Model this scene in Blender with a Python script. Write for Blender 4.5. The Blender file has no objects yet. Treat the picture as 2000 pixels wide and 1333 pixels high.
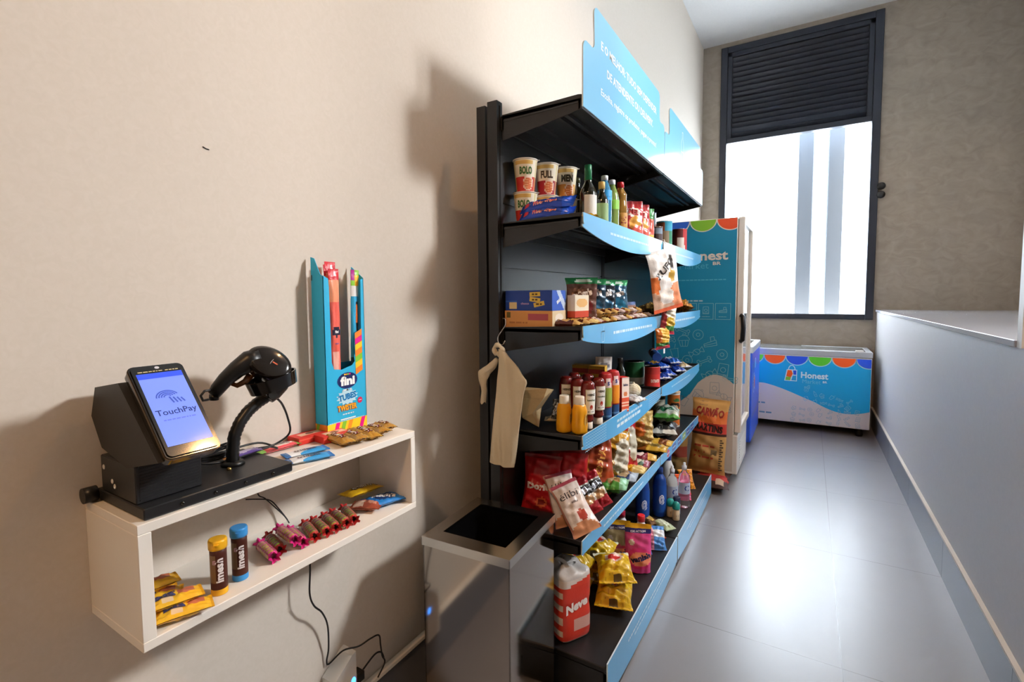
import bpy, math, random
from math import sin, cos, pi, radians, sqrt
from mathutils import Vector, Matrix, Euler
random.seed(7)
S = bpy.context.scene
COL = S.collection

# ------------------------------------------------------------------ camera, sky, light, exposure
cd = bpy.data.cameras.new('camera')
cd.sensor_width = 36.0
cd.lens = 955.07 / 2000 * 36
cd.shift_y = -0.0124
cd.clip_start = 0.01
cam = bpy.data.objects.new('camera', cd)
COL.objects.link(cam)
yaw, pit, rol = radians(31.259), radians(3.649), radians(-0.4085)
fw = Vector((-sin(yaw) * cos(pit), cos(yaw) * cos(pit), -sin(pit)))
rt = Vector((cos(yaw), sin(yaw), 0))
up = rt.cross(fw)
r2 = rt * cos(rol) + up * sin(rol)
u2 = up * cos(rol) - rt * sin(rol)
M = Matrix((r2, u2, -fw)).transposed().to_4x4()
M.translation = Vector((0, 0, 1.45))
cam.matrix_world = M
S.camera = cam

W = bpy.data.worlds.new('sky')
S.world = W
W.use_nodes = True
W.node_tree.nodes['Background'].inputs[0].default_value = (0.80, 0.90, 1.0, 1)
W.node_tree.nodes['Background'].inputs[1].default_value = 42.0

def light(name, typ, loc, energy, color, target=None, size=None, size_y=None, spot=None, blend=0.6, radius=None):
    ld = bpy.data.lights.new(name, typ)
    ld.energy = energy
    ld.color = color
    if typ == 'AREA':
        ld.size = size
        if size_y:
            ld.shape = 'RECTANGLE'
            ld.size_y = size_y
    if typ == 'SPOT':
        ld.spot_size = radians(spot)
        ld.spot_blend = blend
    if radius:
        ld.shadow_soft_size = radius
    o = bpy.data.objects.new(name, ld)
    o.location = loc
    if target:
        o.rotation_euler = (Vector(target) - Vector(loc)).to_track_quat('-Z', 'Y').to_euler()
    COL.objects.link(o)
    return o

p = light('far_window_portal', 'AREA', (-0.19, 6.62, 2.28), 1, (1, 1, 1), (-0.19, 0, 2.28), 1.46, 2.1)
p.data.cycles.is_portal = True
# light inferred from the wall shadows, set behind an added, unseen side window
light('side_light', 'AREA', (1.88, 2.95, 3.05), 44, (1.0, 0.985, 0.97), (-1.2, 0.95, 0.75), 0.42, 0.42).data.spread = radians(105)
# warm ceiling downlights
WARM = (1.0, 0.56, 0.24)
light('ceiling_downlight', 'SPOT', (0.2, -1.9, 4.42), 215, WARM, (-0.7, 0.5, 0.6), spot=110, blend=0.9, radius=0.05)
light('ceiling_downlight', 'SPOT', (0.38, 2.08, 4.42), 85, WARM, (0.1, 1.9, 0), spot=120, blend=0.9, radius=0.05)
light('ceiling_downlight', 'SPOT', (0.35, 4.9, 4.42), 35, WARM, (0.3, 4.9, 0), spot=120, blend=0.9, radius=0.05)
light('ceiling_downlight', 'SPOT', (1.2, 4.0, 4.42), 45, (1.0, 0.80, 0.62), (1.0, 4.6, 0), spot=130, blend=0.8, radius=0.05)
S.view_settings.view_transform = 'Standard'
S.view_settings.look = 'None'
S.view_settings.gamma = 1
S.view_settings.use_curve_mapping = False
S.view_settings.exposure = -0.12

# ------------------------------------------------------------------ colours and materials
def lin(c):
    if isinstance(c, str):
        c = c.lstrip('#')
        c = [int(c[i:i + 2], 16) / 255 for i in (0, 2, 4)]
        c = [x / 12.92 if x <= 0.04045 else ((x + 0.055) / 1.055) ** 2.4 for x in c]
    return (c[0], c[1], c[2], 1.0)

MATS = {}
def mat(name, color=None, rough=0.5, metal=0.0, coat=0.0, spec=0.5, trans=0.0, emit=0.0, bump=None, ior=1.45, sheen=0.0, alpha=1.0):
    if name in MATS:
        return MATS[name]
    m = bpy.data.materials.new(name)
    m.use_nodes = True
    nt = m.node_tree
    b = nt.nodes['Principled BSDF']
    b.inputs['Roughness'].default_value = rough
    b.inputs['Metallic'].default_value = metal
    b.inputs['Coat Weight'].default_value = coat
    b.inputs['Coat Roughness'].default_value = 0.08
    b.inputs['Specular IOR Level'].default_value = spec
    b.inputs['Transmission Weight'].default_value = trans
    b.inputs['IOR'].default_value = ior
    b.inputs['Alpha'].default_value = alpha
    if color is None:
        a = nt.nodes.new('ShaderNodeAttribute')
        a.attribute_name = 'Col'
        nt.links.new(a.outputs['Color'], b.inputs['Base Color'])
        if emit:
            nt.links.new(a.outputs['Color'], b.inputs['Emission Color'])
            b.inputs['Emission Strength'].default_value = emit
    else:
        b.inputs['Base Color'].default_value = lin(color)
        if emit:
            b.inputs['Emission Color'].default_value = lin(color)
            b.inputs['Emission Strength'].default_value = emit
    if bump:
        sc, st, dist = bump
        tc = nt.nodes.new('ShaderNodeTexCoord')
        n = nt.nodes.new('ShaderNodeTexNoise')
        n.inputs['Scale'].default_value = sc
        n.inputs['Detail'].default_value = 4
        bp = nt.nodes.new('ShaderNodeBump')
        bp.inputs['Strength'].default_value = st
        bp.inputs['Distance'].default_value = dist
        nt.links.new(tc.outputs['Object'], n.inputs['Vector'])
        nt.links.new(n.outputs['Fac'], bp.inputs['Height'])
        nt.links.new(bp.outputs['Normal'], b.inputs['Normal'])
    MATS[name] = m
    return m

FILM = mat('printed glossy film', None, 0.28, coat=0.25, bump=(70, 0.35, 0.004))
FOIL = mat('printed foil', None, 0.25, metal=0.25, coat=0.2, bump=(80, 0.4, 0.004))
PAPER = mat('printed paper', None, 0.7, spec=0.25)
CARD = mat('printed card', None, 0.45, spec=0.4)
PLAST = mat('coloured plastic', None, 0.32)
GLASSY = mat('tinted clear plastic', None, 0.08, trans=0.75, ior=1.3)
SIGN = mat('glossy acrylic sign', None, 0.38, spec=1.0, coat=.6)
SCREEN = mat('lit screen', None, 0.08, emit=0.5)
BLACKMETAL = mat('black powder coated steel', '1b1b1d', 0.38, spec=0.5, bump=(900, 0.12, 0.001))
DARKPANEL = mat('dark hammered steel panel', '15181b', 0.34, spec=0.6, bump=(420, 0.35, 0.001))
BLACKPL = mat('black plastic', '121212', 0.35)
BLACKGLOSS = mat('glossy black plastic', '0c0c0c', 0.12, coat=0.5)
WHITEPL = mat('white plastic', 'e6e4df', 0.4)
LAMINATE = mat('white laminate board', 'ece6dc', 0.42, spec=0.4)
STEEL = mat('polished stainless steel', 'a8a098', 0.09, metal=1.0)
STEELRIM = mat('brushed stainless rim', 'c9c6c1', 0.22, metal=1.0)
WIREMAT = mat('chrome wire', 'd8d8d8', 0.15, metal=1.0)
CREAM = mat('cream plastic film', 'cbbb9d', 0.42, bump=(30, 0.5, 0.01))
FRAMEMAT = mat('charcoal aluminium', '262a33', 0.4, metal=0.3)
SKIRT = mat('grey porcelain skirting', '6f7178', 0.35, spec=0.5)
CAPMAT = mat('grey quartz counter', '9a9ba1', 0.22, spec=0.5, bump=(200, 0.05, 0.001))
LEDGE = mat('pale skirting ledge', 'cfc8bd', 0.5)
GLASS = mat('clear door glass', 'ffffff', 0.02, trans=1.0, ior=1.05, spec=0.5)
EXTDARK = mat('dark outdoor column', '6a7078', 0.6)

def wallmat(name, color, c2, scale, bump, detail=6, rough=0.75, stretch=(1, 1, 1), contrast=(0.35, 0.7)):
    m = bpy.data.materials.new(name)
    m.use_nodes = True
    nt = m.node_tree
    b = nt.nodes['Principled BSDF']
    b.inputs['Roughness'].default_value = rough
    b.inputs['Specular IOR Level'].default_value = 0.25
    tc = nt.nodes.new('ShaderNodeTexCoord')
    mp = nt.nodes.new('ShaderNodeMapping')
    mp.inputs['Scale'].default_value = stretch
    n = nt.nodes.new('ShaderNodeTexNoise')
    n.inputs['Scale'].default_value = scale
    n.inputs['Detail'].default_value = detail
    n.inputs['Distortion'].default_value = 1.2
    r = nt.nodes.new('ShaderNodeValToRGB')
    r.color_ramp.elements[0].color = lin(color)
    r.color_ramp.elements[1].color = lin(c2)
    r.color_ramp.elements[0].position = contrast[0]
    r.color_ramp.elements[1].position = contrast[1]
    bp = nt.nodes.new('ShaderNodeBump')
    bp.inputs['Strength'].default_value = bump
    bp.inputs['Distance'].default_value = 0.01
    L = nt.links.new
    L(tc.outputs['Object'], mp.inputs['Vector'])
    L(mp.outputs['Vector'], n.inputs['Vector'])
    L(n.outputs['Fac'], r.inputs['Fac'])
    L(r.outputs['Color'], b.inputs['Base Color'])
    L(n.outputs['Fac'], bp.inputs['Height'])
    L(bp.outputs['Normal'], b.inputs['Normal'])
    return m

WALLPAINT = wallmat('cream wall paint', 'd6ccbf', 'dad0c4', 60, 0.03)
WALLWHITE = wallmat('off white wall paint', 'c9c6c2', 'cdcac6', 60, 0.03)
CONCRETE = wallmat('textured beige concrete plaster', '887e72', '9c9184', 7.5, 0.4, detail=12, stretch=(1, 1, 1.4), contrast=(0.25, 0.75))
CEIL = wallmat('white ceiling paint', 'dcdcdc', 'e0e0e0', 40, 0.02)
LOWWALL = wallmat('pale grey wall paint', 'c4c2c3', 'c8c6c7', 50, 0.03, rough=0.5)

def floormat():
    m = bpy.data.materials.new('large grey porcelain floor tiles')
    m.use_nodes = True
    nt = m.node_tree
    L = nt.links.new
    b = nt.nodes['Principled BSDF']
    b.inputs['Roughness'].default_value = 0.33
    b.inputs['Specular IOR Level'].default_value = 0.8
    b.inputs['Coat Weight'].default_value = 0.35
    b.inputs['Coat Roughness'].default_value = 0.3
    geo = nt.nodes.new('ShaderNodeNewGeometry')
    sep = nt.nodes.new('ShaderNodeSeparateXYZ')
    L(geo.outputs['Position'], sep.inputs[0])
    def seam(out, off):
        a = nt.nodes.new('ShaderNodeMath'); a.operation = 'SUBTRACT'; a.inputs[1].default_value = off
        L(out, a.inputs[0])
        f = nt.nodes.new('ShaderNodeMath'); f.operation = 'PINGPONG'; f.inputs[1].default_value = 0.5
        L(a.outputs[0], f.inputs[0])
        c = nt.nodes.new('ShaderNodeMath'); c.operation = 'LESS_THAN'; c.inputs[1].default_value = 0.0018
        L(f.outputs[0], c.inputs[0])
        return c.outputs[0]
    mx = nt.nodes.new('ShaderNodeMath'); mx.operation = 'MAXIMUM'
    L(seam(sep.outputs['X'], 0.148), mx.inputs[0])
    L(seam(sep.outputs['Y'], 0.207), mx.inputs[1])
    n = nt.nodes.new('ShaderNodeTexNoise')
    n.inputs['Scale'].default_value = 3
    n.inputs['Detail'].default_value = 8
    L(geo.outputs['Position'], n.inputs['Vector'])
    r = nt.nodes.new('ShaderNodeValToRGB')
    r.color_ramp.elements[0].color = lin('807e80')
    r.color_ramp.elements[1].color = lin('8c8a8d')
    L(n.outputs['Fac'], r.inputs['Fac'])
    mix = nt.nodes.new('ShaderNodeMix'); mix.data_type = 'RGBA'
    L(mx.outputs[0], mix.inputs[0])
    L(r.outputs['Color'], mix.inputs[6])
    mix.inputs[7].default_value = lin('55514e')
    L(mix.outputs[2], b.inputs['Base Color'])
    return m
FLOORMAT = floormat()

# ------------------------------------------------------------------ mesh builder
TXT = {}
def text_mesh(s, bold):
    k = (s, bold)
    if k not in TXT:
        c = bpy.data.curves.new('t', 'FONT')
        c.body = s
        c.size = 1
        c.resolution_u = 2
        c.offset = bold
        c.align_x = 'CENTER'
        c.align_y = 'CENTER'
        o = bpy.data.objects.new('t', c)
        me = o.to_mesh()
        vs = [(v.co.x, v.co.y) for v in me.vertices]
        fs = [tuple(p.vertices) for p in me.polygons]
        o.to_mesh_clear()
        bpy.data.objects.remove(o)
        bpy.data.curves.remove(c)
        TXT[k] = (vs, fs)
    return TXT[k]

class MB:
    def __init__(self):
        self.v = []; self.f = []; self.c = []; self.s = []
    def add(self, vs, fs, col, smooth=False):
        o = len(self.v)
        self.v += [tuple(v) for v in vs]
        for i, f in enumerate(fs):
            self.f.append(tuple(o + k for k in f))
            self.c.append(lin(col[i] if isinstance(col, list) else col))
            self.s.append(smooth)
        return self
    def box(self, c, s, col='ffffff', R=None):
        x, y, z = s[0] / 2, s[1] / 2, s[2] / 2
        vs = [Vector((a, b, d)) for a in (-x, x) for b in (-y, y) for d in (-z, z)]
        if R: vs = [R @ v for v in vs]
        vs = [v + Vector(c) for v in vs]
        fs = [(0, 1, 3, 2), (4, 6, 7, 5), (0, 4, 5, 1), (2, 3, 7, 6), (0, 2, 6, 4), (1, 5, 7, 3)]
        return self.add(vs, fs, col)
    def b2(self, x0, x1, y0, y1, z0, z1, col='ffffff'):
        return self.box(((x0 + x1) / 2, (y0 + y1) / 2, (z0 + z1) / 2), (x1 - x0, y1 - y0, z1 - z0), col)
    def bbox(self, x0, x1, y0, y1, z0, z1, col='ffffff', r=0.004):
        """box with bevelled vertical and horizontal edges (chamfer)"""
        cs = []
        for (x, sx) in ((x0, 1), (x1, -1)):
            for (y, sy) in ((y0, 1), (y1, -1)):
                for (z, sz) in ((z0, 1), (z1, -1)):
                    cs.append([(x + sx * r, y + sy * r, z), (x + sx * r, y, z + sz * r), (x, y + sy * r, z + sz * r)])
        import itertools
        pts = [p for c in cs for p in c]
        from mathutils import Vector as V
        # convex hull by bmesh
        import bmesh
        bm = bmesh.new()
        for p_ in pts: bm.verts.new(p_)
        bmesh.ops.convex_hull(bm, input=bm.verts)
        bmesh.ops.dissolve_limit(bm, angle_limit=0.02, verts=bm.verts, edges=bm.edges)
        bm.verts.index_update()
        vs = [v.co.copy() for v in bm.verts]
        fs = [tuple(v.index for v in f.verts) for f in bm.faces]
        bm.free()
        return self.add(vs, fs, col)
    def grid(self, fn, nu, nv, paint='ffffff', smooth=True, wrap=False):
        vs = [fn(i / nu, j / nv) for j in range(nv + 1) for i in range(nu + (0 if wrap else 1))]
        n = nu if wrap else nu + 1
        fs = []; cs = []
        for j in range(nv):
            for i in range(nu):
                a = j * n + i; b = j * n + (i + 1) % n
                fs.append((a, b, b + n, a + n))
                cs.append(paint((i + .5) / nu, (j + .5) / nv) if callable(paint) else paint)
        return self.add(vs, fs, cs, smooth)
    def lathe(self, prof, paint='ffffff', n=24, c=(0, 0, 0), sq=0.0, sub=1, cap=None):
        """prof: (r, z) bottom to top; paint may be f(u, v) with v = height fraction"""
        pr = []
        for k in range(len(prof) - 1):
            for i in range(sub):
                t = i / sub
                pr.append((prof[k][0] * (1 - t) + prof[k + 1][0] * t, prof[k][1] * (1 - t) + prof[k + 1][1] * t))
        pr.append(prof[-1])
        z0, z1 = prof[0][1], prof[-1][1]
        def P(i, r):
            a = 2 * pi * i / n - pi / 2 - pi
            x, y = cos(a), sin(a)
            if sq:
                q = (abs(x) ** sq + abs(y) ** sq) ** (-1 / sq)
                x *= q; y *= q
            return x * r, y * r
        vs = []
        for r, z in pr:
            for i in range(n):
                x, y = P(i, r)
                vs.append((c[0] + x, c[1] + y, c[2] + z))
        fs = []; cs = []
        for j in range(len(pr) - 1):
            for i in range(n):
                a = j * n + i; b = j * n + (i + 1) % n
                fs.append((a, b, b + n, a + n))
                vv = ((pr[j][1] + pr[j + 1][1]) / 2 - z0) / max(1e-6, z1 - z0)
                cs.append(paint((i + .5) / n, vv) if callable(paint) else paint)
        self.add(vs, fs, cs, True)
        k = len(pr) - 1
        bc = paint(.5, 0.0) if callable(paint) else paint
        tc = cap or (paint(.5, 1.0) if callable(paint) else paint)
        o = len(self.v) - len(vs)
        self.f.append(tuple(o + i for i in reversed(range(n)))); self.c.append(lin(bc)); self.s.append(False)
        self.f.append(tuple(o + k * n + i for i in range(n))); self.c.append(lin(tc)); self.s.append(False)
        return self
    def tube(self, pts, r, col='ffffff', n=8, flat=1.0):
        pts = [Vector(p_) for p_ in pts]
        rr = r if isinstance(r, (list, tuple)) else [r] * len(pts)
        up_ = Vector((0.02, 0.01, 1)).normalized()
        rings = []
        prev = None
        for i, p_ in enumerate(pts):
            t = (pts[min(i + 1, len(pts) - 1)] - pts[max(i - 1, 0)]).normalized()
            a = prev if prev else (up_ if abs(t.dot(up_)) < 0.95 else Vector((1, 0, 0)))
            a = (a - t * a.dot(t)).normalized()
            b = t.cross(a)
            prev = a
            rings += [p_ + (a * cos(2 * pi * k / n) + b * sin(2 * pi * k / n) * flat) * rr[i] for k in range(n)]
        fs = []
        for j in range(len(pts) - 1):
            for k in range(n):
                a = j * n + k; b = j * n + (k + 1) % n
                fs.append((a, b, b + n, a + n))
        self.add(rings, fs, col, True)
        o = len(self.v) - len(rings)
        self.f.append(tuple(o + i for i in reversed(range(n)))); self.c.append(lin(col)); self.s.append(False)
        self.f.append(tuple(o + (len(pts) - 1) * n + i for i in range(n))); self.c.append(lin(col)); self.s.append(False)
        return self
    def prism(self, pts, m, t, col='ffffff', edge=None):
        """2D outline extruded; m(x, y, d) maps to 3D, d in 0..t"""
        n = len(pts)
        vs = [m(x, y, 0) for x, y in pts] + [m(x, y, t) for x, y in pts]
        fs = [tuple(reversed(range(n))), tuple(range(n, 2 * n))]
        fs += [(i, (i + 1) % n, n + (i + 1) % n, n + i) for i in range(n)]
        return self.add(vs, fs, [col, col] + [edge or col] * n)
    def poly(self, pts, m, col):
        return self.add([m(x, y) for x, y in pts], [tuple(range(len(pts)))], col)
    def disc(self, cx, cy, rx, ry, m, col, n=20, a0=0, a1=360):
        pts = [(cx + rx * cos(radians(a0 + (a1 - a0) * i / n)), cy + ry * sin(radians(a0 + (a1 - a0) * i / n))) for i in range(n + (0 if a1 - a0 >= 360 else 1))]
        return self.poly(pts, m, col)
    def rect(self, x0, x1, y0, y1, m, col):
        return self.poly([(x0, y0), (x1, y0), (x1, y1), (x0, y1)], m, col)
    def stroke(self, pts, w, m, col, close=False):
        if close: pts = pts + [pts[0]]
        for (a, b), (c, d) in zip(pts[:-1], pts[1:]):
            l = sqrt((c - a) ** 2 + (d - b) ** 2) or 1
            nx, ny = -(d - b) / l * w / 2, (c - a) / l * w / 2
            self.add([m(a + nx, b + ny), m(a - nx, b - ny), m(c - nx, d - ny), m(c + nx, d + ny)], [(0, 1, 2, 3)], col)
        return self
    def text(self, s, h, m, col, cx=0, cy=0, rot=0, fit=None, bold=0.0, slant=0.0):
        vs, fs = text_mesh(s, bold)
        if not vs: return self
        x0 = min(v[0] for v in vs); x1 = max(v[0] for v in vs)
        kx = fit / (x1 - x0) if fit else h
        xm = (x0 + x1) / 2
        cr, sr = cos(radians(rot)), sin(radians(rot))
        out = []
        for x, y in vs:
            x = (x - xm) * kx + slant * y * h; y = y * h
            out.append(m(cx + x * cr - y * sr, cy + x * sr + y * cr))
        return self.add(out, fs, col)
    def build(self, name, material, parent=None, origin=(0, 0, 0)):
        me = bpy.data.meshes.new(name)
        ox, oy, oz = origin
        me.from_pydata([(a - ox, b - oy, c_ - oz) for a, b, c_ in self.v], [], self.f)
        me.polygons.foreach_set('use_smooth', self.s)
        ca = me.color_attributes.new('Col', 'FLOAT_COLOR', 'CORNER')
        buf = []
        for f, c_ in zip(self.f, self.c):
            buf.extend(c_ * len(f))
        ca.data.foreach_set('color', buf)
        me.materials.append(material)
        me.update()
        o = bpy.data.objects.new(name, me)
        COL.objects.link(o)
        if parent is not None: o.parent = parent
        return o

def tag(o, label=None, cat=None, group=None, kind=None):
    if label: o['label'] = label
    if cat: o['category'] = cat
    if group: o['group'] = group
    if kind: o['kind'] = kind
    return o
def thing(name, label, cat, loc=(0, 0, 0), rz=0, group=None):
    o = bpy.data.objects.new(name, None)
    o.empty_display_size = 0.05
    COL.objects.link(o)
    o.location = loc
    o.rotation_euler = (0, 0, radians(rz))
    return tag(o, label, cat, group)
def put(o, loc, rx=0, ry=0, rz=0):
    o.location = loc
    o.rotation_euler = Euler((radians(rx), radians(ry), radians(rz)), 'XYZ')
    return o
def dup(src, loc, rz=None, label=None, rx=None, ry=None, group=None):
    r = src.copy(); COL.objects.link(r); r.location = loc
    e = list(src.rotation_euler)
    if rx is not None: e[0] = radians(rx)
    if ry is not None: e[1] = radians(ry)
    if rz is not None: e[2] = radians(rz)
    r.rotation_euler = e
    if label: r['label'] = label
    if group: r['group'] = group
    for ch in src.children:
        c = ch.copy(); COL.objects.link(c); c.parent = r
        for g in ch.children:
            d = g.copy(); COL.objects.link(d); d.parent = c
    return r
def struct(name, mb, m, parent=None):
    o = mb.build(name, m, parent)
    if parent is None: o['kind'] = 'structure'
    return o

# paint: base colour and shapes  ('b',v0,v1,col) ('r',u0,u1,v0,v1,col) ('e',cu,cv,ru,rv,col) ('n',amount,col) speckle ('w',v,amp,freq,col) wave below
def P(base, *sh):
    def f(u, v):
        c = base
        for s in sh:
            k = s[0]
            if k == 'b' and s[1] <= v < s[2]: c = s[3]
            elif k == 'r' and s[1] <= u < s[2] and s[3] <= v < s[4]: c = s[5]
            elif k == 'e' and ((u - s[1]) / s[3]) ** 2 + ((v - s[2]) / s[4]) ** 2 < 1: c = s[5]
            elif k == 'w' and v < s[1] + s[2] * sin(s[3] * u * 6.28 + s[1] * 9): c = s[4]
            elif k == 'n' and (sin(u * 91.7 + v * 47.3) * 43758.5) % 1 < s[1]: c = s[2]
            elif k == 'd' and s[1] <= u + s[3] * v < s[2]: c = s[4]
        return c
    return f

# ------------------------------------------------------------------ product makers (local origin at the base, front towards -Y when standing)
class Bag:
    def __init__(self, w, l, t, paint, back=None, nu=18, nv=24, seal=0.06, wr=0.12, pouch=False, seed=0):
        self.w, self.l, self.t, self.seal, self.wr, self.pouch, self.sd = w, l, t, seal, wr * 0.75, pouch, seed
        self.mb = MB()
        self.mb.grid(lambda u, v: self.S(u, v, 1), nu, nv, paint)
        self.mb.grid(lambda u, v: self.S(1 - u, v, -1), nu, nv, back or paint)
        if pouch:
            n = nu
            vs = [self.S(i / n, 0, 1) for i in range(n + 1)] + [self.S(i / n, 0, -1) for i in range(n + 1)]
            fs = [(i, n + 1 + i, n + 2 + i, i + 1) for i in range(n)]
            self.mb.add(vs, fs, paint(.5, 0) if callable(paint) else paint)
    def S(self, u, v, side, off=0.0):
        w, l, t, s, q = self.w, self.l, self.t, self.seal, self.sd
        a = max(0.0, 1 - abs(2 * u - 1) ** 2.4) ** 0.6
        if self.pouch:
            vv = max(0, min(1, v / (1 - s)))
            b = (1 - vv ** 1.8) ** 0.8 * (0.72 + 0.28 * min(1, v * 6))
        else:
            vv = max(0, min(1, (v - s) / (1 - 2 * s)))
            b = max(0.0, 1 - abs(2 * vv - 1) ** 2.8) ** 0.55
        h = t / 2 * a * b
        wr = self.wr * t * 0.5 * (sin(u * 13 + v * 7 + q * 3 + side) * sin(v * 17 - u * 5 + q) + 0.6 * sin(u * 29 + q * 5) * (abs(2 * v - 1) ** 2) + 0.5 * sin(v * 41 + u * 9 + q))
        wr *= min(1, a * 1.3)
        if not self.pouch: wr *= (0.35 + 0.65 * b)
        x = (u - .5) * w * (1 - 0.09 * b * (1 if not self.pouch else 0.3)) + 0.012 * w * sin(v * 9 + q)
        y = (v - .5) * l
        flut = 0.0015 * sin(u * 60) if (v < s or v > 1 - s) and not self.pouch else 0
        return (x, y, side * (h + max(wr, -h * 0.7) + 0.0006 + off) + flut)
    def m(self, off=0.0012, back=False):
        def f(x, y):
            return self.S(min(1, max(0, x / self.w + .5)), min(1, max(0, y / self.l + .5)), 1, off)
        return f
    def text(self, s, h, col, cx=0, cy=0, rot=0, fit=None, bold=0.02, slant=0.0, off=0.0016):
        self.mb.text(s, h, self.m(off), col, cx * self.w, cy * self.l, rot, fit, bold, slant)
        return self
    def make(self, name, material=None):
        return self.mb.build(name, material or FILM)

def ground(o, z):
    M_ = o.matrix_basis
    zm = min((M_ @ v.co).z for v in o.data.vertices)
    o.location.z += z + 0.0006 - zm
    return o
def stand(o, x, y, z, l, rz=0, tilt=0, roll=0):
    """a flat-built bag or card set upright on its lower edge; tilt leans the top backwards"""
    th = radians(90 - tilt)
    R = Matrix.Rotation(radians(rz), 4, 'Z') @ Matrix.Rotation(th, 4, 'X') @ Matrix.Rotation(radians(roll), 4, 'Z')
    off = R @ Vector((0, l / 2, 0, ))
    o.matrix_world = Matrix.Translation((x + off.x, y + off.y, z + off.z)) @ R
    return ground(o, z)
def lay(o, x, y, z, t, rz=0, rx=0, ry=0):
    return ground(put(o, (x, y, z + t / 2 + 0.001), rx, ry, rz), z)

def Bx(w, d, h, col, faces=None, nu=1, nv=1):
    """carton with base at z=0: faces dict f,r,l,b,t of paints"""
    mb = MB()
    faces = faces or {}
    def g(fn, key, nu, nv):
        pt = faces.get(key, col)
        n1, n2 = (24, 24) if callable(pt) else (1, 1)
        mb.grid(fn, n1, n2, pt, smooth=False)
    g(lambda u, v: ((u - .5) * w, -d / 2, v * h), 'f', nu, nv)
    g(lambda u, v: ((.5 - u) * w, d / 2, v * h), 'b', nu, nv)
    g(lambda u, v: (w / 2, (u - .5) * d, v * h), 'r', nu, nv)
    g(lambda u, v: (-w / 2, (.5 - u) * d, v * h), 'l', nu, nv)
    g(lambda u, v: ((u - .5) * w, (v - .5) * d, h), 't', nu, nv)
    g(lambda u, v: ((u - .5) * w, (.5 - v) * d, 0), 'o', nu, nv)
    return mb
def fm(d, off=0.0007):      # decal map on front of a box
    return lambda x, y: (x, -d / 2 - off, y)
def rm(w, off=0.0007):      # right side of a box
    return lambda x, y: (w / 2 + off, x, y)
def tm(h, off=0.0007):
    return lambda x, y: (x, y, h + off)
def cm(r, off=0.0008, a0=0):        # around a cylinder, r number or function of height
    def f(x, y):
        rr = (r(y) if callable(r) else r) + off
        a = x / rr + radians(a0)
        return (rr * sin(a), -rr * cos(a), y)
    return f

def words(mb, m, x0, x1, y, h, col, seed=1):
    """a line of small print too fine to read: short word-long dashes"""
    r = random.Random(seed)
    x = x0
    while x < x1 - h:
        w = r.uniform(1.2, 4.2) * h
        w = min(w, x1 - x)
        mb.rect(x, x + w, y - h / 2, y + h / 2, m, col)
        x += w + h * 0.7

def doodle(mb, kind, cx, cy, s, m, col, w=0.003, rot=0):
    cr, sr = cos(radians(rot)), sin(radians(rot))
    def T(pts): return [(cx + (x * cr - y * sr) * s, cy + (x * sr + y * cr) * s) for x, y in pts]
    def arc(x, y, rx, ry, a0, a1, n=9): return [(x + rx * cos(radians(a0 + (a1 - a0) * i / n)), y + ry * sin(radians(a0 + (a1 - a0) * i / n))) for i in range(n + 1)]
    st = lambda p_, c=False: mb.stroke(T(p_), w, m, col, c)
    if kind == 0:    # cupcake
        st([(-.4, 0), (-.28, -.5), (.28, -.5), (.4, 0)], True); st(arc(0, 0, .48, .42, 0, 180)); st([(-.14, 0), (-.1, -.5)]); st([(.14, 0), (.1, -.5)]); st(arc(0, .48, .08, .08, 0, 360))
    elif kind == 1:  # cup with straw
        st([(-.32, .3), (-.22, -.5), (.22, -.5), (.32, .3)], True); st([(.05, .3), (.2, .7)]); st([(-.38, .3), (.38, .3)])
    elif kind == 2:  # wrapped sweet
        st(arc(0, 0, .3, .24, 0, 360, 12)); st([(.28, .06), (.6, .26), (.6, -.22), (.28, -.06)]); st([(-.28, .06), (-.6, .26), (-.6, -.22), (-.28, -.06)]); st([(-.12, .2), (.1, -.2)])
    elif kind == 3:  # bone
        st([(-.4, .08), (.4, .08)]); st([(-.4, -.08), (.4, -.08)]); st(arc(.45, .13, .13, .13, -90, 180)); st(arc(.45, -.13, .13, .13, 180, 450)); st(arc(-.45, .13, .13, .13, 0, 270)); st(arc(-.45, -.13, .13, .13, 90, 360))
    elif kind == 4:  # cake slice
        st([(-.5, -.3), (.5, -.3), (.5, .15), (-.5, -.05)], True); st([(-.5, -.17), (.5, -.1)]); st([(.1, .08), (.1, .45), (.4, .45), (.4, .13)])
    elif kind == 5:  # packet
        st([(-.4, -.5), (.4, -.5), (.36, .5), (-.36, .5)], True); st(arc(0, 0, .2, .2, 0, 360, 10)); st([(-.4, -.38), (.4, -.38)])
    elif kind == 6:  # doughnut
        st(arc(0, 0, .42, .42, 0, 360, 14)); st(arc(0, 0, .15, .15, 0, 360, 8))
    else:            # bottle
        st([(-.2, -.6), (.2, -.6), (.2, .15), (.08, .35), (.08, .6), (-.08, .6), (-.08, .35), (-.2, .15)], True); st([(-.2, -.2), (.2, -.2)])

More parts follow.
